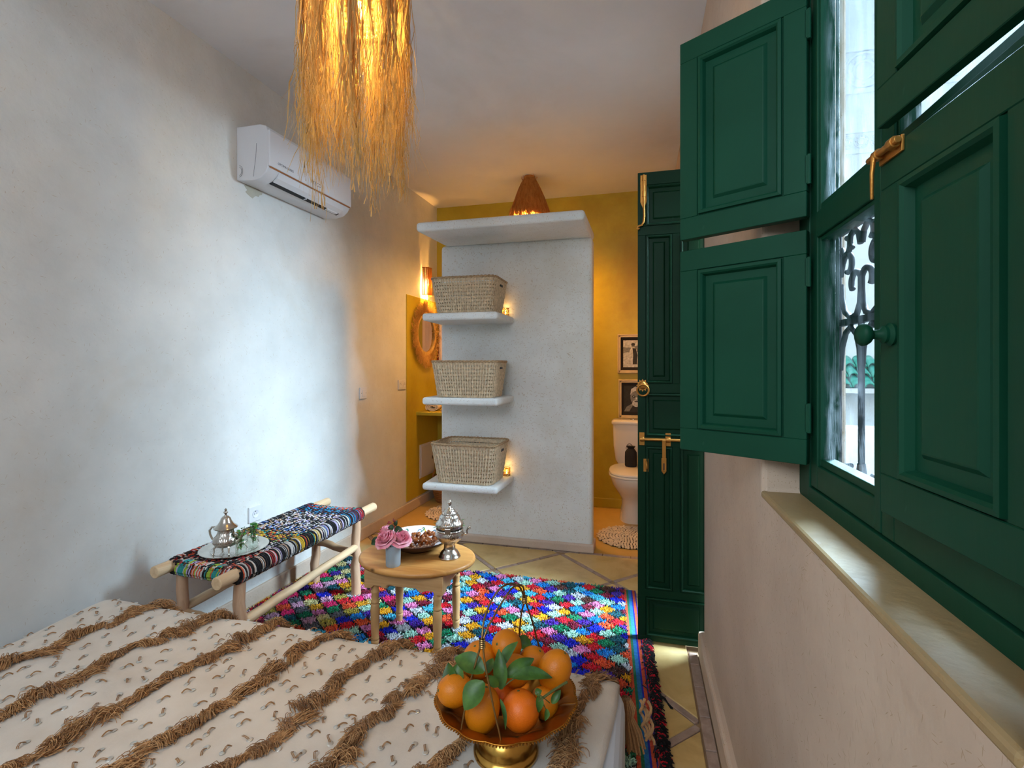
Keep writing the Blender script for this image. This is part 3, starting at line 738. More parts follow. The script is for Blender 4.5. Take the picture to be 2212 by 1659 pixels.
# wall plates on the left wall
def plate(name, lab, cat, y, z, w, h, kind):
    r = thing(name, lab, cat, onwall(y, z), AL)
    obj('cover', MB().box(0, .010, -w/2, w/2, -h/2, h/2), M['white_plastic'], r, bevel=.003)
    if kind == 'switch':
        obj('rocker', MB().box(.010, .014, -.018, .018, -.026, .026), M['white_plastic'], r, bevel=.002)
        obj('screw', MB().box(.010, .0125, -.030, -.027, -.002, .002), M['dark_slot'], r); obj('screw', MB().box(.010, .0125, .027, .030, -.002, .002), M['dark_slot'], r)
    else:
        for yy in ((0,) if kind == 'one' else (-.034, .034)):
            Mr = Matrix.Rotation(PI/2, 3, 'Y')
            obj('socket', MB().lathe([(.0001, .0102), (.018, .0104), (.0205, .0125), (.0215, .0125), (.022, .0102)], 28, (0, yy, 0), M=Mr), M['white_plastic'], r)
            k = MB()
            for a, b in ((-.008, 0), (.008, 0), (0, .012)): k.lathe([(.0001, .0106), (.0026, .0106), (.0026, .0112), (.0001, .0112)], 8, (0, yy+a, b), M=Mr)
            obj('pin_hole', k, M['dark_slot'], r)
    return r
plate('light_switch', 'white light switch plate alone on the left wall', 'switch', 3.279, 1.095, .085, .085, 'switch')
plate('power_outlet', 'double socket lit amber beside the bathroom opening', 'outlet', 3.865, 1.136, .13, .082, 'two')
plate('power_outlet', 'single white socket just above the woven bench', 'outlet', 2.246, .492, .085, .085, 'one')

# ------------------------------------------------------------------ bathroom corner
# cone raffia lamp under the ceiling
cl = thing('cone_lamp', 'cone shaped raffia ceiling lamp above the partition', 'ceiling lamp', (-.884, 4.0, ZC))
N = 1150; a = rng.uniform(0, 2*PI, N); Lz = np.linspace(0, 1, 7)
P = np.zeros((N, 7, 3)); rad = .035+.125*Lz[None]**.8*(1+rng.normal(0, .05, (N, 1))); sw = a[:, None]+Lz[None]*.5+rng.normal(0, .02, (N, 7))
P[..., 0] = rad*np.cos(sw); P[..., 1] = rad*np.sin(sw); P[..., 2] = -.004-Lz[None]*.34*(1+rng.normal(0, .06, (N, 1)))
m = MB().strands(P, np.full((N, 7), .0026), 3); o = obj('raffia_cone', m, M['cone'], cl, fix=False)
N = 50; a = rng.uniform(0, 2*PI, N); P = np.zeros((N, 4, 3)); q = np.linspace(0, 1, 4)[None]
P[..., 0] = (.02+.05*q)*np.cos(a)[:, None]; P[..., 1] = (.02+.05*q)*np.sin(a)[:, None]; P[..., 2] = -.035+.02*q+rng.normal(0, .006, (N, 4))
obj('cone_light_stop', MB().lathe([(.0001, -.003), (.045, -.003), (.05, -.03), (.044, -.03), (.04, -.009), (.0001, -.009)], 24), M['cone'], cl); obj('top_tuft', MB().strands(P, .0012, 3), M['cone'], cl, fix=False)  # cap added to block light leaking from the top of the cone
obj('bulb', MB().ell((0, 0, -.40), (.03, .03, .04)), M['bulb'], cl)
obj('lamp_cord', MB().tube([(0, 0, 0), (0, 0, -.36)], .004, 6), M['iron'], cl)

# sconce with split raffia shade
sc = thing('wall_sconce', 'half round raffia wall sconce glowing above the mirror', 'wall lamp', onwall(4.30, 1.96, .008), AL)
m = MB()
for k in range(26):
    a = -PI/2+PI*(k+.5)/26+rng.normal(0, .01); r_ = .062; w = .0034
    x, y = r_*math.cos(a)+.002, r_*math.sin(a)*1.0
    m.tube([(x, y, rng.normal(0, .002)), (x*.97, y*.97, .13), (x*.95, y*.95, .265+rng.normal(0, .003))], w, 5)
obj('shade', m, M['splint'], sc)
t = np.linspace(-PI/2, PI/2, 14)
for zz in (.004, .262): obj('shade_ring', MB().tube(np.stack([.064*np.cos(t), .064*np.sin(t), 0*t+zz], 1), .003, 6), M['copper'], sc)
obj('bulb', MB().ell((.03, 0, .13), (.018, .018, .03)), M['bulb'], sc)

# round mirror with raffia fringe
mi = thing('round_mirror', 'round mirror with thick raffia fringe on the ochre panel', 'mirror', onwall(4.285, 1.60, .008), AL)
Mr = Matrix.Rotation(PI/2, 3, 'Y')
obj('mirror_glass', MB().lathe([(.0001, .014), (.178, .014), (.178, .010), (.0001, .010)], 48, M=Mr), M['mirror'], mi)
obj('mirror_rim', MB().lathe([(.172, .005), (.172, .026), (.185, .034), (.206, .028), (.214, .006)], 48, M=Mr, cap=False), M['raffia_dry'], mi)
N = 1100; a = rng.uniform(0, 2*PI, N); q = np.linspace(0, 1, 5); P = np.zeros((N, 5, 3)); ln = rng.uniform(.055, .13, N)
rr = .20+q[None]*ln[:, None]; aw = a[:, None]+np.cumsum(rng.normal(0, .05, (N, 5)), 1)
P[..., 1] = rr*np.cos(aw)*np.where(np.cos(aw) > 0, .84, .92); P[..., 2] = rr*np.sin(aw); P[..., 0] = .012+rng.uniform(0, .02, (N, 1))+q[None]*rng.uniform(-.008, .03, (N, 1))
o = obj('fringe', MB().strands(P, .0017, 3), M['raffia_dry'], mi, fix=False); o['kind'] = 'stuff'

# vanity counter, towel, tray, access panel, wicker basket
m = MB(); m.prism([(XL(4.12)-.01, 4.12), (-1.25, 4.12), (-1.25, 4.585), (XL(4.58)-.01, 4.585)], .845, .88)
tag(obj('vanity_counter', m, M['ochre'], bevel=.008, seg=3), 'ochre tadelakt counter spanning the bathroom corner', 'counter')
tw = MB()
t = np.linspace(0, 5.2*PI, 70); rr = .012+.0022*t
prof = np.stack([rr*np.cos(t), rr*np.sin(t)], 1)
v = np.concatenate([np.c_[prof[:, 0]*1.25, np.full(70, -.09), prof[:, 1]*.8], np.c_[prof[:, 0]*1.25, np.full(70, .09), prof[:, 1]*.8]])
tw.add(v, [(i, i+1, 71+i, 70+i) for i in range(69)], True)
o = obj('rolled_towel', tw, M['towel'], loc=(-1.855, 4.28, .918), fix=False); o.modifiers.new('s', 'SOLIDIFY').thickness = .007; o.rotation_euler = (0, 0, .12)
tag(o, 'cream towel rolled up on the ochre counter', 'towel')
m = MB().box(-.06, .06, -.10, .10, 0, .006)
for a_ in ((-.06, -.054, -.10, .10), (.054, .06, -.10, .10), (-.06, .06, -.10, -.094), (-.06, .06, .094, .10)): m.box(*a_, 0, .022)
tag(obj('wooden_tray', m, M['wood'], loc=(-1.69, 4.27, .881), bevel=.002), 'small wooden tray beside the rolled towel', 'tray')
ap = thing('access_panel', 'white metal access panel low on the ochre wall', 'panel', onwall(4.34, .41, .008), AL)
obj('panel_frame', MB().box(0, .006, -.155, .155, -.155, .155), M['white_plastic'], ap, bevel=.002); obj('panel_door', MB().box(.006, .010, -.135, .135, -.135, .135), M['white_plastic'], ap, bevel=.002)
obj('latch', MB().box(.010, .013, .09, .105, -.015, .015), M['iron'], ap)
wb = thing('wicker_basket', 'brown coiled wicker basket on the floor under the counter', 'basket', (-1.775, 4.425, 0))
m = MB()
for k in range(13):
    t = k/12; r_ = .115+.035*math.sin(t*2.2); a = np.linspace(0, 2*PI, 29); m.tube(np.stack([r_*np.cos(a), r_*np.sin(a), 0*a+.012+t*.22], 1), .0115, 6)
obj('coil', m, M['wicker'], wb); obj('basket_floor', MB().lathe([(.0001, .004), (.12, .004), (.12, .016), (.0001, .016)], 24), M['wicker'], wb)
a = np.linspace(0, PI, 15)
for sg in (-1, 1): obj('handle', MB().tube(np.stack([.145*sg+0*a-.01*sg, .06*np.cos(a), .235+.055*np.sin(a)], 1), .009, 6), M['wicker'], wb)
ht = thing('hanging_towel', 'pale pink towel with dark red edge hanging in the corner', 'towel', (-1.87, 4.562, 1.16))
obj('cloth', MB().grid(lambda u, v: (-.062+.16*u, -.010-.004*math.sin(u*14), .60*v), 14, 6), M['pinktowel'], ht, fix=False)
obj('red_border', MB().grid(lambda u, v: (-.078+.018*u, -.012-.003*math.sin(u*9), .45*v), 4, 6), M['redcloth'], ht, fix=False, label='dark red fringe edge')
obj('hook', MB().tube([(0, .015, .63), (0, -.03, .63), (0, -.035, .645)], .005, 6), M['brass'], ht)

# crochet mats
def crochet(loc, lab, R=.25):
    r = thing('crochet_mat', lab, 'mat', loc, rng.uniform(0, 1), 'round crochet mats')
    pts = [(R*(1+.03*math.cos(k*2*PI/72*24))*math.cos(k*2*PI/72), R*(1+.03*math.cos(k*2*PI/72*24))*math.sin(k*2*PI/72)) for k in range(72)]
    obj('mat_base', MB().prism([(x*.96, y*.96) for x, y in pts], .0, .006), M['blackwool'], r, label='dark backing edge')
    m = MB()
    for k in range(11):
        rr = R*(k+.6)/11; n = max(6, int(rr*2*PI/.021))
        for j in range(n):
            a = (j+.5*(k % 2))*2*PI/n+rng.normal(0, .01); rj = rr*(1+(.03*math.cos(a*24) if k > 8 else 0))
            m.ell((rj*math.cos(a), rj*math.sin(a), .009+rng.normal(0, .001)), (.0122, .0095, .006), 7, 5, M=Matrix.Rotation(a+.5*(1 if k % 2 else -1), 3, 'Z'))
    o = obj('crochet_stitches', m, M['crochet'], r); o['kind'] = 'stuff'
crochet((-.06, 3.81, .001), 'cream crochet mat on the floor in front of the toilet', .25)
crochet((-1.575, 4.06, .001), 'cream crochet mat by the left wall skirting', .25)

# toilet
to = thing('toilet', 'white ceramic toilet with closed lid against the ochre wall', 'toilet', (-.045, 4.57, 0))
def tlp(w, y0, y1, n=28, sq=2.6):
    out = []
    for k in range(n):
        a = 2*PI*k/n; c, s_ = math.cos(a), math.sin(a)
        out.append((w*math.copysign(abs(c)**(2/sq), c), (y0+y1)/2+(y1-y0)/2*math.copysign(abs(s_)**(2/sq), s_)))
    return out
def loft(levels, cap=True):
    m = MB(); n = len(levels[0][0]); v = []; f = []
    for p, z in levels: v += [(x, y, z) for x, y in p]
    for i in range(len(levels)-1):
        for j in range(n): f.append((i*n+j, i*n+(j+1) % n, (i+1)*n+(j+1) % n, (i+1)*n+j))
    if cap: f += [tuple(range(n))[::-1], tuple(range((len(levels)-1)*n, len(levels)*n))]
    return m.add(v, f, True)
obj('bowl', loft([(tlp(.115, -.02, -.43), 0), (tlp(.11, -.03, -.43), .04), (tlp(.098, -.04, -.42), .12), (tlp(.10, -.04, -.44), .19), (tlp(.135, -.05, -.53), .26), (tlp(.172, -.05, -.61), .33), (tlp(.187, -.05, -.655), .39), (tlp(.187, -.05, -.655), .408)]), M['ceramic'], to)
obj('seat', loft([(tlp(.19, -.17, -.66), .409), (tlp(.196, -.17, -.665), .414), (tlp(.196, -.17, -.665), .424), (tlp(.19, -.17, -.66), .428)]), M['ceramic'], to)
obj('lid', loft([(tlp(.19, -.16, -.66), .430), (tlp(.194, -.16, -.664), .436), (tlp(.192, -.16, -.66), .446), (tlp(.17, -.18, -.63), .454)]), M['ceramic'], to)
tk = obj('tank', loft([(tlp(.125, -.01, -.16, sq=5), .42), (tlp(.155, -.005, -.18, sq=6), .47), (tlp(.172, -.004, -.19, sq=7), .60), (tlp(.178, -.004, -.195, sq=7), .785)]), M['ceramic'], to)
obj('tank_lid', loft([(tlp(.186, 0, -.20, sq=7), .786), (tlp(.190, 0, -.206, sq=7), .795), (tlp(.188, 0, -.203, sq=7), .812), (tlp(.17, -.01, -.18, sq=6), .824)]), M['ceramic'], to)
obj('flush_button', MB().lathe([(.0001, .830), (.028, .830), (.03, .824), (.03, .820)], 20, (0, -.10, 0)), M['silver'], tk)
# black drawstring bag on the lid
bg = thing('drawstring_bag', 'black drawstring pouch standing on the toilet lid', 'bag', (-.065, 4.24, .455))
obj('pouch', MB().lathe([(.0001, 0), (.045, 0), (.05, .012), (.05, .08), (.048, .12), (.034, .142), (.026, .150), (.034, .163), (.037, .170), (.02, .165), (.0001, .16)], 18, sy=.8), M['blackcloth'], bg)
a = np.linspace(0, PI, 11); obj('cord', MB().tube(np.stack([-.01+.028*np.cos(a), -.02+0*a, .150+.042*np.sin(a)], 1), .0025, 6).tube([(.02, -.03, .15), (.03, -.045, .10), (.026, -.047, .06)], .0022, 6), M['blackcloth'], bg)
# framed photographs: simple printed figures
def picture(loc, lab, w, h, scene):
    r = thing('framed_photo', lab, 'picture', loc, 0)
    fr = MB(); b = .028
    fr.box(-w/2, w/2, -.02, 0, h/2-b, h/2).box(-w/2, w/2, -.02, 0, -h/2, -h/2+b).box(-w/2, -w/2+b, -.02, 0, -h/2, h/2).box(w/2-b, w/2, -.02, 0, -h/2, h/2)
    obj('frame', fr, M['frame'], r, bevel=.004, seg=2)
    m = MB(); n = 60
    for (x0, z0, x1, z1) in ((-w/2, h/2, w/2, h/2), (-w/2, -h/2, w/2, -h/2), (-w/2, -h/2, -w/2, h/2), (w/2, -h/2, w/2, h/2)):
        sx_, sz_ = (0, -.007*np.sign(z0)) if z0 == z1 else (-.007*np.sign(x0), 0)
        L_ = math.hypot(x1-x0, z1-z0); k = int(L_/.012); q = np.linspace(.01, .99, k)
        p = np.stack([x0+(x1-x0)*q+sx_, -.021+.0015*np.sin(q*k*2), z0+(z1-z0)*q+sz_], 1); m.tube(p, .004+.0012*np.cos(q*k*PI), 6)
    obj('rope_moulding', m, M['frame'], r)
    obj('mount', MB().box(-w/2+b, w/2-b, -.006, -.001, -h/2+b, h/2-b), M['mat_black'], r)
    W_, H_ = w/2-b-.022, h/2-b-.028
    def flat(name, poly, mat, lay):
        y = -.0062-lay*.0004; obj(name, MB().add([(x*W_, y, z*H_) for x, z in poly], [tuple(range(len(poly)))]), mat, pr if name != 'print' else r, fix=False)
        return C.objects[-1]
    el = lambda cx_, cz_, rx, rz_, n=20: [(cx_+rx*math.cos(2*PI*k/n), cz_+rz_*math.sin(2*PI*k/n)) for k in range(n)]
    pr = None
    pr = flat('print', [(-1, -1), (1, -1), (1, 1), (-1, 1)], M['ph_light' if scene == 1 else 'ph_dark'], 0)
    if scene == 1:
        flat('field', [(-1, -1), (1, -1), (1, -.15), (-1, -.3)], M['ph_light'], 1); flat('bushes', [(-1, .02), (-.6, .14), (-.2, .05), (1, .2), (1, .55), (.4, .62), (-.3, .45), (-1, .5)], M['ph_mid'], 1)
        flat('robe', [(-.5, -.35), (-.38, .25), (-.2, .48), (.05, .5), (.28, .3), (.34, -.2), (.25, -.8), (-.35, -.8)], M['ph_light'], 2)
        flat('coat', [(-.12, .42), (.2, .40), (.36, -.1), (.30, -.78), (-.1, -.8), (-.05, -.1)], M['ph_dark'], 3); flat('face', el(-.05, .62, .16, .14), M['ph_mid'], 3); flat('hair', el(-.05, .70, .19, .11), M['ph_dark'], 4)
        flat('companion', [(.5, -.7), (.45, .1), (.6, .3), (.9, .3), (1, 0), (1, -.7)], M['ph_mid'], 2); flat('companion_face', el(.72, .42, .15, .13), M['ph_light'], 3)
    else:
        flat('shoulders', [(-1, -.95), (-.75, -.6), (-.2, -.35), (.5, -.35), (1, -.6), (1, -.95)], M['ph_mid'], 1); flat('shirt', [(-.5, -.95), (-.1, -.45), (.2, -.6), (.5, -.45), (.8, -.95)], M['ph_dark'], 2)
        flat('face', el(.2, .15, .58, .62), M['ph_mid'], 3); flat('hair', [(-.4, .3), (-.3, .75), (.1, .95), (.6, .85), (.8, .4), (.6, .55), (.1, .62), (-.2, .5)], M['ph_light'], 4)
        for ex in (-.05, .45): flat('eye', el(ex, .18, .15, .09, 14), M['ph_dark'], 5); flat('eye_glint', el(ex, .18, .06, .05, 10), M['ph_light'], 6)
        flat('nose', [(.15, .15), (.27, .15), (.34, -.1), (.1, -.1)], M['ph_light'], 5); flat('beard', el(.22, -.32, .42, .28), M['ph_light'], 5); flat('mouth', el(.22, -.2, .22, .05, 14), M['ph_dark'], 6)
picture((-.045, 4.578, 1.408), 'framed grey photograph of two standing figures, above the other picture', .285, .355, 1)
picture((-.04, 4.578, .999), 'framed dark photograph of a bearded face just above the toilet tank', .28, .35, 2)

# ------------------------------------------------------------------ pendant lamp of hanging raffia
pl = thing('raffia_pendant', 'long shaggy raffia pendant lamp glowing amber under the ceiling', 'pendant lamp', (-.93, 1.484, 1.88))
def hang(N, R, zt, zb, jit, wr, m, seed):
    r_ = np.random.default_rng(seed); L_ = 12; q = np.linspace(0, 1, L_)
    a = r_.uniform(0, 2*PI, N); a += .10*np.sin(a*9+r_.uniform(0, .4, N)); low = zb+np.abs(r_.normal(0, jit, N))+.06*np.sin(a*3.0+1)+.03*np.sin(a*7)
    P = np.zeros((N, L_, 3)); rad = R*(1+r_.normal(0, .035, N))
    wx = np.cumsum(r_.normal(0, 1, (N, L_, 2))*(.0022+.0095*q[None, :, None]**1.2), 1)
    wx[:, :, :] += (r_.normal(0, .02, (N, 1, 2)))*q[None, :, None]**2
    P[..., 0] = rad[:, None]*np.cos(a)[:, None]*(1-.03*q)+wx[..., 0]; P[..., 1] = rad[:, None]*np.sin(a)[:, None]*(1-.03*q)+wx[..., 1]
    P[..., 2] = zt+(low[:, None]-zt)*q[None]
    tw_ = a[:, None]+np.cumsum(r_.normal(0, .35, (N, L_)), 1); w = r_.uniform(*wr, N)[:, None]*(1-.75*q[None]**2)
    wv = np.stack([-np.sin(tw_)*w, np.cos(tw_)*w, 0*w+r_.normal(0, .0003, (N, L_))], -1)
    m.ribbons(P, wv)
m = MB(); hang(620, .168, .78, .08, .12, (.0006, .0030), m, 1); hang(420, .150, .78, .04, .13, (.0006, .0016), m, 2); hang(260, .125, .78, .12, .12, (.001, .003), m, 3)
# a few long straggly tufts below
for k in range(7):
    a = rng.uniform(0, 2*PI); b = MB()
    n_ = 14; q = np.linspace(0, 1, 9); P = np.zeros((n_, 9, 3)); wx = np.cumsum(rng.normal(0, .0045, (n_, 9, 2)), 1)
    cx_, cy_ = .15*math.cos(a), .15*math.sin(a)
    P[..., 0] = cx_+wx[..., 0]; P[..., 1] = cy_+wx[..., 1]; P[..., 2] = .26-(.26+rng.uniform(-.03, .05)+rng.normal(0, .015, n_))[:, None]*q[None]
    m.ribbons(P, np.stack([rng.normal(0, .0008, (n_, 9)), rng.normal(0, .0008, (n_, 9)), np.zeros((n_, 9))], -1))
o = obj('raffia_strands', m, M['raffia'], pl, fix=False); o['kind'] = 'stuff'
m = MB(); t = np.linspace(0, 2*PI, 33)
for k in range(9):
    zz = .60+k*.022; m.tube(np.stack([.098*np.cos(t), .098*np.sin(t), 0*t+zz], 1), .005, 6)
for k in range(36):
    a = k*2*PI/36; m.tube([(.099*math.cos(a), .099*math.sin(a), .595), (.099*math.cos(a), .099*math.sin(a), .785)], .0035, 5)
obj('woven_shade', m, M['shade'], pl); obj('shade_light_stop', MB().lathe([(.0001, .786), (.10, .786), (.10, .783), (.0001, .783)], 32), M['shade'], pl)  # disc over the weave is added to keep bulb light off the ceiling
m = MB()
for r_ in (.168, .125, .10): m.tube(np.stack([r_*np.cos(t), r_*np.sin(t), 0*t+.785], 1), .005, 6)
for k in range(4): a = k*PI/2; m.tube([(0, 0, .80), (.168*math.cos(a), .168*math.sin(a), .785)], .003, 5)
obj('wire_hoop', m, M['iron'], pl)
obj('bulb', MB().ell((0, 0, .64), (.03, .03, .042)).lathe([(.015, .675), (.015, .72), (.0001, .725)], 12), M['bulb'], pl)
obj('lamp_cord', MB().tube([(0, 0, .72), (0, 0, ZC-1.88)], .004, 6), M['iron'], pl)

# ------------------------------------------------------------------ shaggy rug
PAL = {k: np.array(lin(*v)) for k, v in dict(red=(206, 14, 40), crimson=(128, 18, 52), yellow=(236, 164, 14), gold=(206, 150, 24), blue=(16, 36, 196), sky=(20, 128, 204), cyan=(70, 172, 204), white=(200, 206, 214), mint=(164, 206, 190),
       pink=(226, 132, 184), hot=(222, 40, 112), green=(16, 128, 88), teal=(14, 88, 100), purple=(74, 36, 156), orange=(236, 90, 48), cream=(204, 194, 140), lilac=(206, 160, 186), brown=(92, 52, 44), olive=(176, 160, 70), grey=(96, 96, 104)).items()}
RC = dict(NL=(-2.01, 1.45), NR=(-.005, 1.60), FR=(-.085, 2.895), FL=(-1.965, 2.925))
def rugmap(u, v):
    a = [np.array(RC[k]) for k in ('NL', 'NR', 'FR', 'FL')]; u = np.asarray(u)[..., None]; v = np.asarray(v)[..., None]
    return (a[0]*(1-u)+a[1]*u)*(1-v)+(a[3]*(1-u)+a[2]*u)*v
rug = thing('shag_rug', 'bright multicoloured diamond shag rug under the small table', 'rug', (0, 0, .001))
def quadstrip(u0, u1, v0, v1, z0, z1, n=1):
    m = MB(); P = [rugmap(u0, v0), rugmap(u1, v0), rugmap(u1, v1), rugmap(u0, v1)]; return m.prism([tuple(p) for p in P], z0, z1)
obj('backing', quadstrip(-.004, 1.02, -.01, 1.003, 0, .008), M['blackwool'], rug)
hw, hh = .0545, .0425; LX, LY = 1.95, 1.40
pos = []; cols = []; leftp = ['cream', 'olive', 'lilac', 'red', 'purple', 'teal', 'crimson', 'hot', 'gold', 'pink', 'grey', 'orange', 'white', 'green']
allp = ['red', 'red', 'red', 'crimson', 'crimson', 'yellow', 'yellow', 'yellow', 'yellow', 'yellow', 'blue', 'blue', 'sky', 'cyan', 'white', 'white', 'white', 'white', 'mint', 'mint', 'mint', 'pink', 'pink', 'pink', 'green', 'teal', 'purple', 'orange']
rightp = ['red', 'red', 'yellow', 'yellow', 'blue', 'sky', 'sky', 'mint', 'mint', 'white', 'pink', 'purple', 'green', 'green', 'teal', 'cyan', 'orange', 'crimson', 'brown']
last = {}
for j in range(-1, int(LY/hh)+2):
    for i in range(-1, int(LX/(2*hw))+2):
        cx_ = i*2*hw+(j % 2)*hw+rng.normal(0, .004); cy_ = j*hh+rng.normal(0, .003)
        pool = leftp if cx_ < .55+rng.normal(0, .12) else (rightp if cx_ > 1.35+rng.normal(0, .1) else allp)
        while True:
            cn = pool[rng.integers(len(pool))]
            if cn not in (last.get((i, j-1)), last.get((i+1, j-1)), last.get((i-1, j-1)), last.get((i-1, j))): break
        last[i, j] = cn; a, b = hw*rng.uniform(.86, 1.04), hh*rng.uniform(.86, 1.04)
        n = 120; s_ = rng.uniform(-1, 1, n); t_ = rng.uniform(-1, 1, n)
        p = np.stack([cx_+(s_+t_)/2*a*.90, cy_+(s_-t_)/2*b*.90], 1); pos.append(p)
        c = PAL[cn][None]*rng.uniform(.82, 1.1, (n, 1)); cols.append(np.clip(c+rng.normal(0, .01, (n, 3)), .004, 1))
        k = 14; s_ = rng.uniform(-1, 1, k); sg = rng.choice([-1, 1], k)
        pos.append(np.stack([cx_+s_*hw, cy_+sg*(1-np.abs(s_))*hh], 1)); cols.append(np.full((k, 3), .008))
pos = np.concatenate(pos); cols = np.minimum(np.concatenate(cols)*1.25, .92)
ok = (pos[:, 0] > 0) & (pos[:, 0] < LX) & (pos[:, 1] > 0) & (pos[:, 1] < LY); pos, cols = pos[ok], cols[ok]
w = rugmap(pos[:, 0]/LX, pos[:, 1]/LY); N = len(w)
P = np.zeros((N, 3, 3)); lean = rng.normal(0, .0034, (N, 2)); h_ = rng.uniform(.010, .020, N)
P[:, 0, :2] = w; P[:, 1, :2] = w+lean*.4; P[:, 2, :2] = w+lean*1.5+rng.normal(0, .002, (N, 2)); P[:, 0, 2] = .006; P[:, 1, 2] = .006+h_*.6; P[:, 2, 2] = .006+h_
m = MB().strands(P, np.stack([np.full(N, .0026), np.full(N, .0032), np.full(N, .0014)], 1), 3, cols)
o = obj('pile', m, M['yarn'], rug, fix=False); o['kind'] = 'stuff'
x = 1.0
stripe_cols = [('orange', .012), ('green', .009), ('sky', .013), ('blue', .006), ('orange', .011), ('purple', .006)]
for cn, wd in stripe_cols:
    wd = wd*.62; mm_ = simple('stripe_'+cn, tuple(PAL[cn]*.5), .9, var=.3, vs=120, bump=.4, bs=250)
    obj('woven_stripe', quadstrip(x, x+wd, .0, 1.0, .006, .012), mm_, rug); x += wd
redm = simple('red_edge_yarn', tuple(PAL['red']*.8), .9, var=.3, vs=90, bump=.4, bs=250)
N = 900; v = rng.uniform(0, 1, N); b = rugmap(rng.uniform(.004, .016, N), v); P = np.zeros((N, 3, 3)); ln = rng.normal(0, .006, (N, 2))
P[:, 0, :2] = b; P[:, 1, :2] = b+ln*.5; P[:, 2, :2] = b+ln; P[:, 0, 2] = .006; P[:, 1, 2] = .016; P[:, 2, 2] = .022
o = obj('red_edge', MB().strands(P, .0035, 3, np.repeat(PAL['red'][None]*.85, N, 0)), M['yarn'], rug, fix=False, label='red left edge'); o['kind'] = 'stuff'
N = 1500; v = rng.uniform(0, .56, N)**.9*1.0; b = rugmap(np.full(N, x), v); P = np.zeros((N, 4, 3)); L_ = rng.uniform(.015, .05, N); an = rng.normal(0, .7, N)
for k in range(4):
    P[:, k, 0] = b[:, 0]+L_*k/3*np.cos(an); P[:, k, 1] = b[:, 1]+L_*k/3*np.sin(an); P[:, k, 2] = .008+.016*math.sin(k/3*PI*.9)*rng.uniform(.5, 1.2, N)
cc = np.where((rng.uniform(size=N) < .16)[:, None], PAL['red'][None]*.8, np.array([[.006, .005, .006]]))
o = obj('fringe', MB().strands(P, .0026, 3, cc), M['yarn'], rug, fix=False, label='black and red yarn fringe'); o['kind'] = 'stuff'
q = np.linspace(0, 1, 8); P = np.stack([np.stack([.045+.075*q+rng.normal(0, .003, 8), 2.02-.05*q-.03*q*q+rng.normal(0, .003, 8), .008+.012*np.sin(q*PI)], 1) for _ in range(7)])
o = obj('stray_tassel', MB().strands(P, .0022, 3, np.full((7, 3), .006)), M['yarn'], rug, fix=False)

# ------------------------------------------------------------------ woven bench
bn = thing('woven_bench', 'pole bench with multicoloured woven rag seat along the left wall', 'bench', (-1.711, 2.09, 0), AL)
def pole(name, a, b, r0, r1, mat, wob=.004, n=9):
    q = np.linspace(0, 1, n)[:, None]; a, b = np.array(a), np.array(b)
    p = a+(b-a)*q+rng.normal(0, wob, (n, 3))*np.sin(q*PI); r = r0+(r1-r0)*q[:, 0]+rng.normal(0, r0*.03, n)
    return obj(name, MB().tube(p, r, 14), mat, bn, bevel=.003, seg=2)
pole('rail', (.160, -.548, .462), (.166, .535, .462), .0255, .025, M['pole'], .002); pole('rail', (-.172, -.535, .462), (-.166, .555, .462), .024, .024, M['pole'], .002)
for (x, y0) in ((.162, -.435), (.162, .365)): pole('leg', (x, y0, .012), (x, y0, .452), .027, .022, M['pole_z'])
for (x, y0) in ((-.168, -.415), (-.168, .44)): pole('leg', (x, y0, .012), (x, y0, .452), .027, .022, M['pole_z'])
pole('stretcher', (.165, -.42, .258), (.164, .355, .285), .021, .019, M['pole']); pole('stretcher', (-.168, -.40, .262), (-.168, .43, .285), .020, .018, M['pole'])
pole('stretcher', (-.16, .43, .262), (.156, .365, .248), .022, .017, M['pole_x'], .002); pole('stretcher', (-.16, -.41, .24), (.156, -.43, .24), .020, .017, M['pole_x'], .002)
pole('side_rod', (.152, -.43, .421), (.152, .36, .421), .011, .011, M['pole'], .001)
for yy in (-.452, .392): pole('cross_bar', (-.16, yy, .458), (.15, yy, .458), .016, .016, M['pole_x'], .001)
WC = {k: np.array(lin(*v)) for k, v in dict(black=(18, 16, 22), white=(214, 208, 204), orange=(214, 84, 48), pink=(210, 70, 110), lime=(160, 190, 60), yellow=(222, 180, 50), blue=(80, 130, 200), navy=(30, 34, 90), cyan=(30, 140, 190), brown=(104, 48, 40), lilac=(190, 176, 214), peach=(214, 176, 150), teal=(40, 150, 150), red=(190, 40, 44)).items()}
zones = [(.10, ['orange', 'black', 'peach', 'red', 'black', 'white', 'brown']), (.20, ['black', 'white', 'peach', 'red', 'black', 'orange']), (.33, ['white', 'black', 'lilac', 'white', 'peach']), (.39, ['lime', 'white', 'black', 'black', 'white']),
         (.52, ['yellow', 'black', 'yellow', 'black', 'orange', 'teal']), (.64, ['blue', 'white', 'navy', 'black', 'white', 'lilac', 'peach']), (.84, ['white', 'black', 'black', 'white', 'lilac', 'peach']), (.95, ['cyan', 'black', 'cyan', 'brown', 'navy']), (1.01, ['brown', 'orange', 'teal', 'red'])]
def zcol(t, dark=None):
    t = min(max(t+rng.normal(0, .018), 0), 1)
    for e, p in zones:
        if t <= e: return WC[p[rng.integers(len(p))]]*rng.uniform(.75, 1.1)
    return WC['brown']
Y0, Y1 = -.468, .408
def seatz(x, y): return .486-.010*(1-(x/.19)**2)-.004*math.cos(y*9)
m = MB(); pr = [(x, seatz(x, 0)-.006) for x in np.linspace(-.19, .19, 15)]+[(.190, .440), (.172, .428), (-.172, .428), (-.190, .440)]
v = [(x, Y0+.004, z) for x, z in pr]+[(x, Y1-.004, z) for x, z in pr]; n = len(pr)
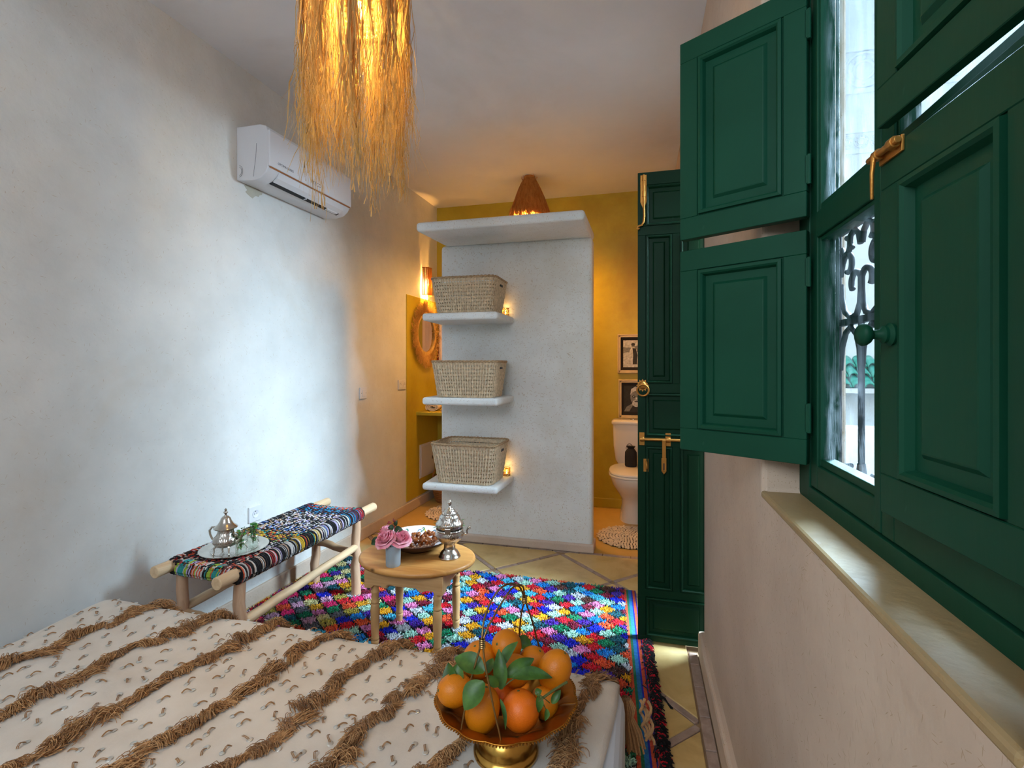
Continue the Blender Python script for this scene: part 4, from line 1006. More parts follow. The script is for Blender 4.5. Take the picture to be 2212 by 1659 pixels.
m.add(v, [tuple(range(n)), tuple(range(n, 2*n))[::-1]]+[(i, (i+1) % n, n+(i+1) % n, n+i) for i in range(n)], False)
sb = obj('seat', m, M['blackwool'], bn)
P = []; cc = []
NX, NY = 30, 96
for j in range(NY):
    for i in range(NX):
        y = Y0+(j+.5)/NY*(Y1-Y0)+rng.normal(0, .0012); x = -.172+.344*(i+.5*(j % 2))/NX+rng.normal(0, .001); z = seatz(x, y)+rng.normal(0, .001)
        if (i+j) % 2: d = .0085; P.append([(x-.001, y-d, z-.006), (x, y-d*.4, z+.001), (x, y+d*.4, z+.001), (x+.001, y+d, z-.006)])
        else: d = .0085; P.append([(x-d, y, z-.006), (x-d*.4, y, z+.0015), (x+d*.4, y, z+.0015), (x+d, y, z-.006)])
        cc.append(zcol((j+.5)/NY) if (i+j) % 2 else (zcol((j+.5)/NY) if rng.uniform() < .45 else WC['black']))
m = MB().strands(np.array(P), np.broadcast_to(np.array([.0022, .0042, .0042, .0022]), (len(P), 4)), 5, cc)
o = obj('woven_strands', m, M['yarn'], bn, fix=False); o['kind'] = 'stuff'
P = []; cc = []
for sg in (1, -1):
    for k in range(200):
        y = Y0+.010+(k+.5)/200*(Y1-Y0-.02); a = np.linspace(2.0, -1.5, 9); rr = .034+rng.normal(0, .0012)
        dy = rng.normal(0, .0025); cx_ = .163*sg
        P.append([(cx_+sg*rr*math.cos(q), y+dy*(q-.5), .4585+rr*1.02*math.sin(q)) for q in a]); cc.append(zcol((k+.5)/200) if k % 2 else (WC['black'] if rng.uniform() < .55 else zcol((k+.5)/200)))
m = MB().strands(np.array(P), .0030, 5, cc); o = obj('rail_wraps', m, M['yarn'], bn, fix=False); o['kind'] = 'stuff'
P = []; cc = []
for sg, yy in ((-1, Y0+.022), (1, Y1-.022)):
    for k in range(46):
        x = -.135+.27*(k+.5)/46; a = np.linspace(2.3, -1.7, 9); rr = .030+rng.normal(0, .001); dx = .006
        P.append([(x+dx*(q-.4), yy+sg*rr*math.cos(q), .4565+rr*.98*math.sin(q)-.004*(1-(x/.17)**2)) for q in a])
        t = (x+.135)/.27
        pool = (['lime', 'lime', 'teal', 'lilac'] if t < .25 else ['orange', 'white', 'lime', 'lilac', 'red', 'black'] if t < .55 else ['teal', 'lime', 'teal', 'orange', 'black'] if t < .85 else ['white', 'brown', 'lilac', 'orange']) if sg < 0 else ['brown', 'orange', 'teal', 'red', 'cyan']
        cc.append(WC[pool[rng.integers(len(pool))]])
m = MB().strands(np.array(P), .0042, 5, cc); o = obj('end_wraps', m, M['yarn'], bn, fix=False); o['kind'] = 'stuff'

# tray, teapot, tea glasses
tr = thing('serving_tray', 'round engraved silver tray on the near end of the bench', 'tray', (-1.737, 1.80, .4905), .2)
obj('tray_plate', MB().lathe([(.0001, .001), (.098, .001), (.102, .0035), (.122, .006), (.134, .009), (.138, .008), (.135, .004), (.10, -.001), (.0001, -.001)], 56), M['silver'], tr)
obj('engraved_centre', MB().lathe([(.0001, .0016), (.094, .0016), (.094, .0008)], 40), M['chased'], tr)
def on(z): return .4905+z
tp = thing('teapot', 'footed silver teapot with domed lid on the tray', 'teapot', (-1.733, 1.748, .4922), .253)
obj('body', MB().lathe([(.0001, .026), (.02, .024), (.040, .032), (.050, .046), (.051, .056), (.046, .068), (.036, .078), (.0315, .090), (.031, .104), (.034, .108)], 40, cap=False), M['chased'], tp)
lid = obj('lid', MB().lathe([(.046, .106), (.0475, .109), (.044, .113), (.032, .122), (.023, .136), (.019, .148), (.012, .156), (.006, .160), (.0001, .161)], 40), M['silver'], tp)
obj('finial', MB().lathe([(.005, .158), (.004, .166), (.009, .171), (.009, .175), (.004, .179), (.0045, .182), (.006, .185), (.0001, .191)], 16), M['silver'], lid)
obj('handle', MB().tube([(-.034, 0, .098), (-.046, 0, .110), (-.060, 0, .108), (-.070, 0, .094), (-.067, 0, .076), (-.058, 0, .058), (-.050, 0, .048)], [.004, .0042, .0045, .0048, .0045, .004, .003], 8), M['silver'], tp)
obj('spout', MB().tube([(.046, 0, .046), (.058, 0, .052), (.066, 0, .066), (.071, 0, .084), (.080, 0, .094)], [.013, .010, .0075, .006, .005], 10), M['silver'], tp)
for k in range(4):
    a = PI/4+k*PI/2; c, s_ = math.cos(a), math.sin(a)
    obj('foot', MB().tube([(.034*c, .034*s_, .036), (.046*c, .046*s_, .026), (.044*c, .044*s_, .012), (.049*c, .049*s_, .001)], [.006, .004, .0026, .0045], 7), M['silver'], tp)
def leafgeo(m, base, tip, wid, up=(0, 0, 1), curl=.15, fold=.25, nl=7, nw=4):
    b, t = np.array(base, float), np.array(tip, float); d = t-b; L_ = np.linalg.norm(d); d /= L_
    up = np.array(up, float); s_ = np.cross(d, up); s_ /= np.linalg.norm(s_)+1e-9; nrm = np.cross(s_, d)
    def fn(u, v):
        ww = wid/2*(math.sin(PI*min(1, u*.96+.02)**.8))**.85; q = (v-.5)*2
        return tuple(b+d*L_*u+s_*ww*q+nrm*(fold*ww*q*q+curl*L_*math.sin(PI*u)))
    m.grid(fn, nl, nw)
def teaglass(loc, lab):
    r = thing('tea_glass', lab, 'glass', loc, 0)
    obj('tumbler', MB().lathe([(.0001, 0), (.021, 0), (.022, .003), (.0235, .035), (.026, .070), (.0285, .082), (.0272, .082), (.0248, .070), (.0222, .035), (.0205, .006), (.0001, .005)], 28), M['glass'], r)
    m = MB(); t = np.linspace(0, 2*PI, 25); m.tube(np.stack([.0252*np.cos(t), .0252*np.sin(t), .046+0*t], 1), .0013, 6)
    obj('silver_band', m, M['silver'], r)
    mb = MB(); a = np.linspace(-.6, 3.9, 14); mb.tube(np.stack([.026+.004*np.sin(a)**2+0*a, .006*np.cos(a), .012+.03*(a+.6)/4.5], 1), .0013, 6); obj('scroll_handle', mb, M['silver'], r)
    h = thing('mint_bunch', 'fresh mint stuffed in '+lab, 'mint', (loc[0], loc[1], loc[2]+.007))
    st = MB()
    for k in range(6):
        a = rng.uniform(0, 2*PI); st.tube([(0, 0, 0), (.008*math.cos(a), .008*math.sin(a), .04), (.013*math.cos(a), .013*math.sin(a), .085)], .0012, 5)
    obj('stems', st, M['stem'], h)
    for k in range(46):
        a = rng.uniform(0, 2*PI); zz = rng.uniform(.012, .092); rr = .006 if zz < .07 else .010; ln = .013 if zz < .07 else .020
        mb = MB(); leafgeo(mb, (rr*math.cos(a)*.4, rr*math.sin(a)*.4, zz), ((rr+ln*.6)*math.cos(a), (rr+ln*.6)*math.sin(a), zz+ln*rng.uniform(-.3, .5)), .018, nl=4, nw=2)
        obj('leaf', mb, M['mint'], h, fix=False)
teaglass((-1.672, 1.768, .4926), 'banded tea glass nearer the teapot spout')
teaglass((-1.680, 1.845, .4926), 'banded tea glass farther from the teapot spout')

# ------------------------------------------------------------------ small oval table
tb = thing('side_table', 'small oval pine table with four turned legs on the rug', 'table', (-1.012, 2.128, .018), .03)
def oval(a, b, n=64): return [(a*math.cos(2*PI*k/n), b*math.sin(2*PI*k/n)) for k in range(n)]
obj('table_top', loft([(oval(.262, .196), .366), (oval(.276, .209), .370), (oval(.280, .213), .379), (oval(.277, .210), .388), (oval(.268, .201), .392)]), M['woodt'], tb)
def apron(L_, axis, off):
    pts = [(-L_/2, .366)]; xs = np.linspace(-L_/2, L_/2, 25)
    for x in xs:
        q = abs(x)/(L_/2); z = .286 if q > .82 else (.300 if q > .55 else .292 if q > .40 else .306)
        pts.append((x, z))
    pts.append((L_/2, .366)); m = MB(); n = len(pts); T = .009
    v = [(x, -T, z) for x, z in pts]+[(x, T, z) for x, z in pts]
    if axis: v = [(y+off, x, z) for x, y, z in v]
    else: v = [(x, y+off, z) for x, y, z in v]
    m.add(v, [tuple(range(n)), tuple(range(n, 2*n))[::-1]]+[(i, (i+1) % n, n+(i+1) % n, n+i) for i in range(n)]); return m
for ax, L_, of in ((0, .372, -.148), (0, .372, .148), (1, .278, -.177), (1, .278, .177)): obj('apron', apron(L_, ax, of), M['woodl'] if ax else M['wood'], tb, bevel=.002)
lp = [(.0135, 0), (.0145, .004), (.0175, .03), (.018, .036), (.0155, .04), (.0185, .045), (.0175, .052), (.0165, .06), (.0195, .12), (.0205, .175), (.019, .2), (.0155, .206), (.0195, .212), (.0195, .217), (.0155, .222), (.0175, .235), (.0165, .25), (.0195, .257), (.0195, .262), (.0165, .268), (.018, .29), (.018, .33)]
for sx in (-1, 1):
    for sy in (-1, 1): obj('leg', MB().lathe(lp, 20, (.150*sx, .124*sy, 0)), M['woodl'], tb)
TZ = .4105
# vase with roses
va = thing('flower_vase', 'frosted glass tumbler vase holding pink roses', 'vase', (-1.060, 1.985, TZ))
obj('tumbler', MB().lathe([(.0001, 0), (.030, 0), (.032, .004), (.0335, .092), (.0305, .092), (.029, .008), (.0001, .008)], 32), M['frost'], va)
def rose(loc, R, tilt, lab, ph):
    r = thing('rose', lab, 'flower', loc); r.rotation_euler = tilt
    for k, (n, rad, H_, lean, w) in enumerate([(2, .22, .62, -.1, 1.5), (3, .34, .66, .0, 1.25), (4, .5, .66, .12, 1.05), (5, .68, .58, .3, .9), (6, .88, .42, .55, .78), (6, 1.0, .22, .85, .72)]):
        for q in range(n):
            a0 = ph+k*.9+q*2*PI/n+rng.normal(0, .08); b = MB(); wv = rng.uniform(-.06, .06)
            def fn(u, v, a0=a0, rad=rad, H_=H_, lean=lean, w=w, wv=wv):
                a = a0+(u-.5)*2*w*(.35+.65*math.sin(PI*min(1, .2+v*.62))); rr = R*(.10+(rad-.10)*math.sin(v*PI/2)**.8+lean*.28*v**4+wv*v*v*math.sin(u*7))
                z = R*(-.42+(H_+.42)*v-lean*.42*v**5-.12*(2*u-1)**2*v*v)
                return (rr*math.cos(a), rr*math.sin(a), z)
            b.grid(fn, 7, 5); o = obj('petal', b, M['rose'], r, fix=False)
    obj('calyx', MB().ell((0, 0, -R*.42), (R*.25, R*.25, R*.2), 10, 6), M['rleaf'], r)
    obj('stem', MB().tube([(0, 0, -R*.4), (0, 0, -R*1.2), (.002, .004, -R*2.0)], .0022, 6), M['stem'], r)
rose((-1.090, 1.968, .532), .042, (.55, -.25, 0), 'pink rose nearest in the frosted vase', 0)
rose((-1.026, 1.990, .534), .042, (.35, .35, 0), 'pink rose on the plate side of the frosted vase', 1.1)
rose((-1.108, 2.010, .552), .036, (.0, -.45, 0), 'paler rose at the back of the frosted vase', 2.0)
sp = thing('rose_sprig', 'dark rose leaves with red shoots above the roses', 'foliage', (-1.062, 2.0, .555))
for b_, t_, w_ in (((.00, .0, .01), (.042, .0, .012), .03), ((-.004, .004, .015), (-.03, -.004, .018), .026), ((.004, .0, .026), (.012, .004, .052), .02), ((-.055, -.02, -.03), (-.098, -.03, -.055), .036), ((-.04, -.01, -.02), (-.055, -.012, -.03), .014)):
    mb = MB(); leafgeo(mb, b_, t_, w_, up=(.2, -1, .6)); obj('leaf', mb, M['rleaf'], sp, fix=False)
mb = MB().tube([(.0, 0, -.05), (0, 0, .0), (.002, .002, .045)], .0018, 6).tube([(0, 0, .02), (-.012, 0, .036), (-.03, 0, .040)], .0012, 5)
obj('red_shoot', mb, M['redbud'], sp)
for b_, t_ in (((-.012, 0, .036), (-.034, .002, .044)), ((-.02, 0, .038), (-.038, .0, .034)), ((.0, 0, .04), (-.008, .004, .06)), ((0, 0, .04), (.006, .0, .055))):
    mb = MB(); leafgeo(mb, b_, t_, .007, up=(.2, -1, .5), nl=4, nw=2); obj('young_leaf', mb, M['redbud'], sp, fix=False)
# painted plate with dates and nuts
plt = thing('painted_plate', 'wide dark footed bowl with green and yellow painted rim on the table', 'plate', (-1.046, 2.205, TZ))
obj('outer_bowl', MB().lathe([(.0001, 0), (.075, 0), (.078, .006), (.11, .018), (.145, .037), (.164, .053), (.166, .056), (.163, .057)], 64, cap=False), simple('dark_glazed_wood', lin(58, 36, 34), .3, var=.3), plt)
gz = [(.163, .0575), (.158, .053), (.14, .040), (.11, .023), (.08, .012), (.0001, .010)]
gp = obj('painted_glaze', MB().lathe(gz, 64, cap=False), simple('white_glaze', lin(226, 216, 216), .15, var=.03), plt)
def onglaze(a, r): return (r*math.cos(a), r*math.sin(a), np.interp(r, [q[0] for q in gz[::-1]], [q[1] for q in gz[::-1]])-.0010)
def paint(name, pts, w, col):
    obj(name, MB().tube([onglaze(a, r) for a, r in pts], w, 6), col, gp)
pg, pt, py_, pd = simple('green_glaze', lin(18, 92, 66), .2), simple('teal_glaze', lin(24, 96, 128), .2), simple('yellow_glaze', lin(236, 208, 40), .2), simple('maroon_glaze', lin(110, 30, 56), .2)
for k in range(11):
    a0 = k*2*PI/11; q = np.linspace(0, 1, 16)
    paint('green_scroll', [(a0+.16*math.cos(5.2*t+.4)*(1-.5*t)+.42*t, .137+.017*math.sin(5.2*t+.4)*(1-.35*t)) for t in q], np.interp(q, [0, .4, 1], [.0016, .0036, .0012]), pg)
    paint('teal_comma', [(a0+.22+.07*math.cos(4*t), .132+.012*math.sin(4*t)) for t in q], np.interp(q, [0, .5, 1], [.0026, .0026, .001]), pt)
    if k % 2: paint('yellow_leaf', [(a0-.05+.12*t, .122+.030*t) for t in q], np.interp(q, [0, .5, 1], [.001, .0036, .001]), py_)
    for d in range(5): 
        a, r = a0+rng.uniform(0, .5), rng.uniform(.128, .156); b = MB().ell(onglaze(a, r), (.002, .002, .001), 6, 4); obj('dot', b, pd, gp)
base_date = None
for k in range(58):
    a = rng.uniform(0, 2*PI); rr = .085*math.sqrt(rng.uniform()); x, y = rr*math.cos(a)+.022, rr*math.sin(a)+.022
    zb = .020+max(0, (math.hypot(x, y)-.07))*.45; z = TZ+zb+.008+(.026*(1-(rr/.085)**2) if k > 26 else 0)+rng.uniform(0, .004)
    if base_date is None:
        b = MB(); b.lathe([(.0001, -.019), (.006, -.0165), (.0098, -.008), (.0105, 0), (.0095, .009), (.0065, .0155), (.003, .0175), (.0012, .0165)], 12); v = b.v[0]
        b.v[0] = v*(1+.05*np.sin(7*np.arctan2(v[:, 1], v[:, 0])+v[:, 2]*300)[:, None]*np.array([1, 1, 0])); base_date = obj('date_fruit', b, M['date']); o = base_date
        tag(o, 'shiny brown date heaped on the painted plate', 'date', 'dates on the painted plate')
    else: o = base_date.copy(); C.objects.link(o)
    o.location = (-1.046+x, 2.205+y, z); o.rotation_euler = (PI/2+rng.normal(0, .45), rng.normal(0, .4), rng.uniform(0, 6.28)); s_ = rng.uniform(.78, 1.0); o.scale = (s_, s_, s_)
b = MB()
for k in range(230):
    a = rng.uniform(-2.9, .1); rr = rng.uniform(.045, .135); x, y = rr*math.cos(a)-.012, rr*math.sin(a)
    z = .012+max(0, rr-.08)*.62+.006+rng.uniform(0, .012)*(1-rr/.16); b.ell((x, y, z), (.0055, .0042, .004), 6, 5, M=Euler((rng.uniform(0, 3), rng.uniform(0, 3), 0)).to_matrix())
o = obj('sugared_nuts', b, M['nut'], loc=(-1.046, 2.205, TZ)); tag(o, 'sugared nuts scattered before the dates on the plate', 'nuts', None, 'stuff')
# silver sugar pot
po = thing('silver_pot', 'tall footed silver pot with stepped domed lid', 'pot', (-.853, 2.139, TZ), .25)
obj('foot', MB().lathe([(.0001, 0), (.050, 0), (.052, .003), (.051, .007), (.047, .010), (.045, .018), (.038, .028), (.029, .036), (.0265, .044), (.026, .058), (.029, .066)], 40), M['silver'], po)
obj('body', MB().lathe([(.027, .062), (.040, .072), (.056, .086), (.065, .100), (.067, .110), (.064, .121), (.0625, .127), (.0645, .130), (.0625, .134), (.058, .1345), (.056, .125), (.05, .09), (.0001, .075)], 48), M['chased'], po)
li = obj('lid', MB().lathe([(.052, .139), (.060, .141), (.064, .150), (.065, .158), (.060, .166), (.052, .172), (.0495, .180), (.047, .188), (.046, .192), (.0405, .195), (.039, .202), (.034, .204), (.0325, .210), (.0265, .213), (.024, .219), (.017, .222), (.014, .228), (.007, .232), (.004, .238)], 48), M['chased'], po)
obj('finial', MB().lathe([(.004, .234), (.005, .239), (.009, .245), (.010, .251), (.0075, .259), (.003, .265), (.0001, .267)], 16), M['silver'], li)
obj('handle', MB().tube([(.062, 0, .112), (.075, 0, .106), (.082, 0, .112), (.080, 0, .122), (.086, 0, .134), (.094, 0, .139), (.097, 0, .133), (.091, 0, .131)], [.004, .0045, .004, .004, .0045, .004, .003, .003], 8), M['silver'], po)
obj('clasp', MB().box(-.014, .012, -.066, -.062, .128, .150), M['silver'], po, bevel=.001)
mg = thing('mint_sprig', 'green mint leaves poking from under the pot lid', 'mint', (-.853, 2.139, TZ+.1365), .25)
for k in range(22):
    a = rng.choice([rng.normal(.4, .35), rng.normal(PI-.1, .5), rng.normal(1.6, .5)]); mb = MB(); r0 = .045; r1 = rng.uniform(.068, .086)
    leafgeo(mb, (r0*math.cos(a), r0*math.sin(a), .0), (r1*math.cos(a+rng.normal(0, .1)), r1*math.sin(a), rng.uniform(0, .028)), .014, nl=4, nw=2); obj('leaf', mb, M['mint'], mg, fix=False)

# ------------------------------------------------------------------ bed and wedding blanket
BX0, BX1, BY0, BY1, BT = -1.955, -.036, -1.0, 1.425, .424
bed = thing('bed', 'low bed with white sheet against the left wall', 'bed', (0, 0, 0))
obj('mattress', MB().box(BX0, BX1, BY0, BY1, .16, BT), M['sheet'], bed, bevel=.065, seg=6)
obj('bed_base', MB().box(BX0+.03, BX1-.03, BY0+.03, BY1-.03, .0, .165), M['sheet'], bed, bevel=.01)
RB = .065
def arc(s, edge):
    e = s-(edge-RB)
    if e <= 0: return s, 0
    r = RB+.008; a = e/r
    if a < PI/2: return edge-RB+r*math.sin(a), r*(1-math.cos(a))
    return edge+.008, r+(e-r*PI/2)
def cover(sx, sy):
    x, dx = arc(sx, BX1); xl, dxl = arc(-sx, -BX0); y, dy = arc(sy, BY1)
    if dxl: x = -xl
    k = .004*math.sin(sx*9+sy*4)+.003*math.sin(sx*4.0-sy*17)+.0025*math.sin(sx*23+sy*9)
    d = math.sqrt(dx*dx+dy*dy+dxl*dxl) if max(dx, dy, dxl) < RB else max(dx, dy, dxl)
    return (x, y, BT+.010+k-d)
bk = thing('wedding_blanket', 'ivory wool blanket with brown fringe rows and mirror sequins on the bed', 'blanket', (0, 0, 0))
SX0, SX1, SY0, SY1 = -1.99, BX1-.012, -.95, BY1+.10
def edge_x(sy): return SX1-.028*max(0, min(1, (1.32-sy)/.25))
obj('wool_cloth', MB().grid(lambda u, v: cover(SX0+(edge_x(SY0+(SY1-SY0)*v)-SX0)*u, SY0+(SY1-SY0)*v), 110, 130), M['blanket'], bk, fix=False).modifiers.new('s', 'SOLIDIFY').thickness = .004
SL = .205
rows = [-1.69, -1.44, -1.20, -.965, -.755, -.565, -.350, -.128]
c1, c2 = np.array(lin(132, 86, 48)), np.array(lin(204, 156, 106))
for ri, x0 in enumerate(rows):
    n = 3200; s_ = 1.46-(rng.uniform(0, 1, n)**1.15)*1.15; wob = .010*np.sin(s_*13+ri*2)+.006*np.sin(s_*31+ri)
    wid = .010+.006*np.sin(s_*19+ri*1.7)
    P = np.zeros((n, 5, 3)); q = np.linspace(0, 1, 5); cl_ = ((s_+rng.normal(0, .004, n))/.03).astype(int)+20; cph = rng.choice([1, -1], 200)*rng.uniform(.35, 1.5, 200); cb = rng.normal(0, 1.0, 200); chh = rng.uniform(.3, 1.7, 200); cof = rng.normal(0, .008, 200); ph = cph[cl_]+rng.normal(0, .17, n)
    ln = rng.uniform(.020, .044, n); hgt = rng.uniform(.003, .018, n)*chh[cl_]; off = rng.normal(0, 1, n)*wid*.8+cof[cl_]; bend = rng.normal(0, .4, n)+cb[cl_]
    for k in range(5):
        al = ph+bend*q[k]; du = off+ln*(q[k]-.35)*np.sin(al); dv = ln*(q[k]-.35)*np.cos(al)
        ys = s_+dv; xs = x0+SL*(s_-1.3)+wob+du+SL*dv
        for i in range(n):
            c = cover(min(xs[i], SX1-.005), min(ys[i], SY1)); P[i, k] = (c[0], c[1], c[2]+.003+hgt[i]*math.sin(q[k]*PI*.8+.25))
    end = s_ > 1.385
    P[end, 3:, 2] += rng.uniform(.0, .018, (end.sum(), 1))*np.array([.5, 1]); P[end, 3:, 1] += rng.uniform(0, .012, (end.sum(), 1))
    tt = rng.uniform(0, 1, (n, 1)); cc = c1*(1-tt)+c2*tt
    o = obj('fringe_row', MB().strands(P, np.broadcast_to(np.array([.0009, .0010, .0010, .0009, .0007]), (n, 5)), 3, cc), M['yarn'], bk, fix=False); o['kind'] = 'stuff'
# sequins, each a disc with its thread
disc = None; threads = []
sq = MB().lathe([(.0018, 0), (.0068, 0), (.0072, .0005), (.0066, .0011), (.0018, .0011)], 16)
tm_ = []
for k in range(4):
    b = MB(); q = np.linspace(0, 1, 6); b_ = rng.normal(0, 1)
    for w_ in (-.0015, .0015): b.tube(np.stack([w_+.010*np.sin(q*PI*.7)*b_*.6+.002*q, .002+.022*q, -.0002+.0065*np.sin(q*PI)], 1), .0010, 4, col=tuple(c1*.5+c2*.4))
    tm_.append(b)
srows = [-1.93]+rows
for ri in range(len(srows)-1):
    gap = srows[ri+1]-srows[ri]
    for j in range(12):
        for cidx in range(3):
            sy = 1.375-j*.062+(.031 if cidx == 1 else 0)+rng.normal(0, .010)
            x0 = srows[ri]+gap*(.27+.23*cidx)+rng.normal(0, .007); sx = x0+SL*(sy-1.3)
            if sx > -.09 or sx < -1.95 or sy < .62: continue
            if (sx+.29)**2+(sy-1.06)**2 < .0065: continue
            c = cover(sx, sy); a = rng.uniform(-1.2, 1.2)+(PI if rng.uniform() < .35 else 0)
            if disc is None: o = disc = obj('sequin', sq, M['sequin'], bk)
            else: o = disc.copy(); C.objects.link(o)
            o.location = (c[0], c[1], c[2]+.0012); o.rotation_euler = (rng.normal(0, .09), rng.normal(0, .09), a)
            ti = int(rng.integers(4))
            if len(threads) <= ti or threads[ti] is None:
                while len(threads) <= ti: threads.append(None)
                th = threads[ti] = obj('thread', tm_[ti], M['yarn'], o)
            else: th = threads[ti].copy(); C.objects.link(th); th.parent = o
# corner tassel
P = []; n = 120
for k in range(n):
    a = rng.uniform(0, 2*PI); r_ = math.sqrt(rng.uniform())*.026
    P.append([(-.036+r_*.5*math.cos(a), 1.462+r_*.4*math.sin(a), .335), (-.034+r_*math.cos(a), 1.468+r_*.8*math.sin(a), .305), (-.033+r_*.7*math.cos(a), 1.47+r_*.6*math.sin(a), .275), (-.030+r_*1.5*math.cos(a), 1.474+r_*math.sin(a), .235), (-.026+r_*1.9*math.cos(a), 1.476+r_*1.2*math.sin(a), .195+rng.uniform(-.012, .012))])
tt = rng.uniform(0, 1, (n, 1)); o = obj('tassel', MB().strands(np.array(P), .0028, 5, c1*(1-tt)+c2*tt), M['yarn'], bk, fix=False, label='thick brown corner tassel'); o['kind'] = 'stuff'
P = []; cc = []
for k in range(4):
    q = np.linspace(0, 1, 16); P.append(np.stack([.004+.008*k+.012*q+.0045*np.sin(q*15+k*1.9), 1.475+.005*np.cos(q*15+k*1.9), .325-(.10+.02*(k%2))*q+.012*np.sin(k*2.1)], 1)); cc.append(c2*.95)
o = obj('twisted_cords', MB().strands(np.array(P), .0042, 6, cc), M['yarn'], bk, fix=False)

# ------------------------------------------------------------------ brass fruit bowl
bo = thing('fruit_bowl', 'pedestal brass bowl with scalloped rim and tall wire handle, full of oranges', 'bowl', (-.288, 1.061, .437))
obj('pedestal', MB().lathe([(.0001, 0), (.070, 0), (.073, .004), (.073, .009), (.069, .014), (.066, .017), (.064, .022), (.063, .030), (.058, .042), (.046, .056), (.032, .064), (.025, .068), (.024, .076)], 56), M['goldbrass'], bo)
def bowlfn(inner):
    prof = [(.0, .078), (.03, .079), (.06, .084), (.090, .095), (.112, .108), (.130, .121), (.145, .128), (.154, .131)]
    pr_ = np.array(prof); tq = np.linspace(0, 1, len(pr_))
    def fn(u, v):
        a = u*2*PI; r = np.interp(v, tq, pr_[:, 0]); z = np.interp(v, tq, pr_[:, 1])
        s_ = abs(math.cos(a*7)); lobe = max(0, 1-abs(v-.66)/.22)
        r *= 1+.030*(s_-.5)*max(0, (v-.55)/.45)
        z += (.006*lobe*(s_**.5) if v > .4 else 0)+(-.0025 if not inner else 0)
        return (max(r, 1e-5)*math.cos(a), max(r, 1e-5)*math.sin(a), z)
    return fn
o = obj('dish', MB().grid(bowlfn(True), 168, 30), M['dullbrass'], bo, fix=False); o.modifiers.new('s', 'SOLIDIFY').thickness = .0025
m = MB()
for k in range(150):
    a = k*2*PI/150; r = .1545*(1+.030*(abs(math.cos(a*7))-.5)); m.ell((r*math.cos(a), r*math.sin(a), .1305), (.0042, .0023, .0022), 6, 4, M=Matrix.Rotation(a, 3, 'Z'))
o = obj('beaded_rim', m, M['dullbrass'], bo); o['kind'] = 'stuff'
def wl_(pts): return [(x+.288, y-1.061, z-.437) for x, y, z in pts]
def smooth(pts, n=26):
    pts = np.array(pts); t = np.linspace(0, 1, len(pts)); q = np.linspace(0, 1, n); k = len(pts)
    out = []
    for qq in q:
        i = min(int(qq*(k-1)), k-2); f = qq*(k-1)-i
        p0, p1, p2, p3 = pts[max(i-1, 0)], pts[i], pts[i+1], pts[min(i+2, k-1)]
        out.append(.5*((2*p1)+(-p0+p2)*f+(2*p0-5*p1+4*p2-p3)*f*f+(-p0+3*p1-3*p2+p3)*f**3))
    return np.array(out)
obj('handle', MB().tube(smooth(wl_([(-.345, .928, .570), (-.332, .938, .65), (-.311, .951, .735), (-.312, .975, .772), (-.303, 1.015, .802), (-.287, 1.055, .812), (-.272, 1.115, .785), (-.270, 1.160, .733), (-.279, 1.165, .685), (-.288, 1.175, .60)])), .0021, 8), M['wire'], bo)
obj('handle', MB().tube(smooth(wl_([(-.261, .926, .563), (-.286, .935, .65), (-.307, .953, .735), (-.294, .990, .775), (-.281, 1.020, .797), (-.270, 1.06, .808), (-.262, 1.115, .785), (-.267, 1.160, .733), (-.250, 1.172, .67), (-.230, 1.180, .588)])), .0021, 8), M['wire'], bo)
m = MB()
for c0 in ((-.309, .952, .735), (-.2685, 1.160, .733)):
    for k in range(5):
        t = np.linspace(0, 2*PI, 13); m.tube(np.array(wl_(np.stack([c0[0]+.0055*np.cos(t), c0[1]+.0045*np.sin(t), c0[2]-.008+.0038*k+0*t], 1).tolist())), .0017, 5)
obj('wire_binding', m, M['wire'], bo)
OR = [(-.315, .972, .586, .036, .049, 'tall orange at the front left of the bowl, leaf over it', 'orange', (.15, .1)), (-.240, .999, .578, .0392, .0392, 'deep orange fruit at the front of the bowl', 'orange2', (.2, .1)),
      (-.384, .997, .598, .033, .040, 'pale orange at the far left, behind the drooping leaf', 'orange', (.9, -1.2)), (-.361, 1.094, .612, .040, .040, 'orange at the back left beneath the handle wires', 'orange', (.3, .2)),
      (-.302, 1.118, .640, .0345, .037, 'topmost orange of the pile', 'orange', (1.1, .1)), (-.266, 1.058, .622, .033, .034, 'orange in the middle of the pile under two leaves', 'orange', (.2, .9)),
      (-.244, 1.137, .598, .034, .036, 'orange at the back, between topmost and largest', 'orange', (.4, -.4)), (-.183, 1.089, .619, .036, .0445, 'largest orange at the right with green stem scar', 'orange', (.55, -.2)),
      (-.296, 1.050, .566, .036, .036, 'shaded orange low inside the pile', 'orange2', (.1, .1)), (-.200, 1.060, .562, .030, .034, 'small orange at the right under the twig', 'orange', (.3, .3))]
for x, y, z, r, rz_, lab, mt, tl in OR:
    r_ = thing('orange', lab, 'orange', (x, y, z), rng.uniform(0, 6)); r_['group'] = 'oranges in the brass bowl'
    mm_ = Euler((tl[0], tl[1], 0)).to_matrix(); tt = np.linspace(-PI/2, PI/2, 17)
    pr = np.stack([np.cos(tt)*r, np.sin(tt)*rz_], 1); pr[0, 0] = pr[-1, 0] = 1e-5; pr[-1, 1] -= .0018; pr[-2, 1] -= .0004
    obj('fruit', MB().lathe(pr, 28, M=mm_), M[mt], r_)
    p = mm_ @ Vector((0, 0, rz_-.0016)); b = MB(); b.lathe([(.0001, .0012), (.0022, .001), (.0034, 0), (.002, -.001)], 7, tuple(p), M=mm_); obj('stem_scar', b, M['stem'], r_)
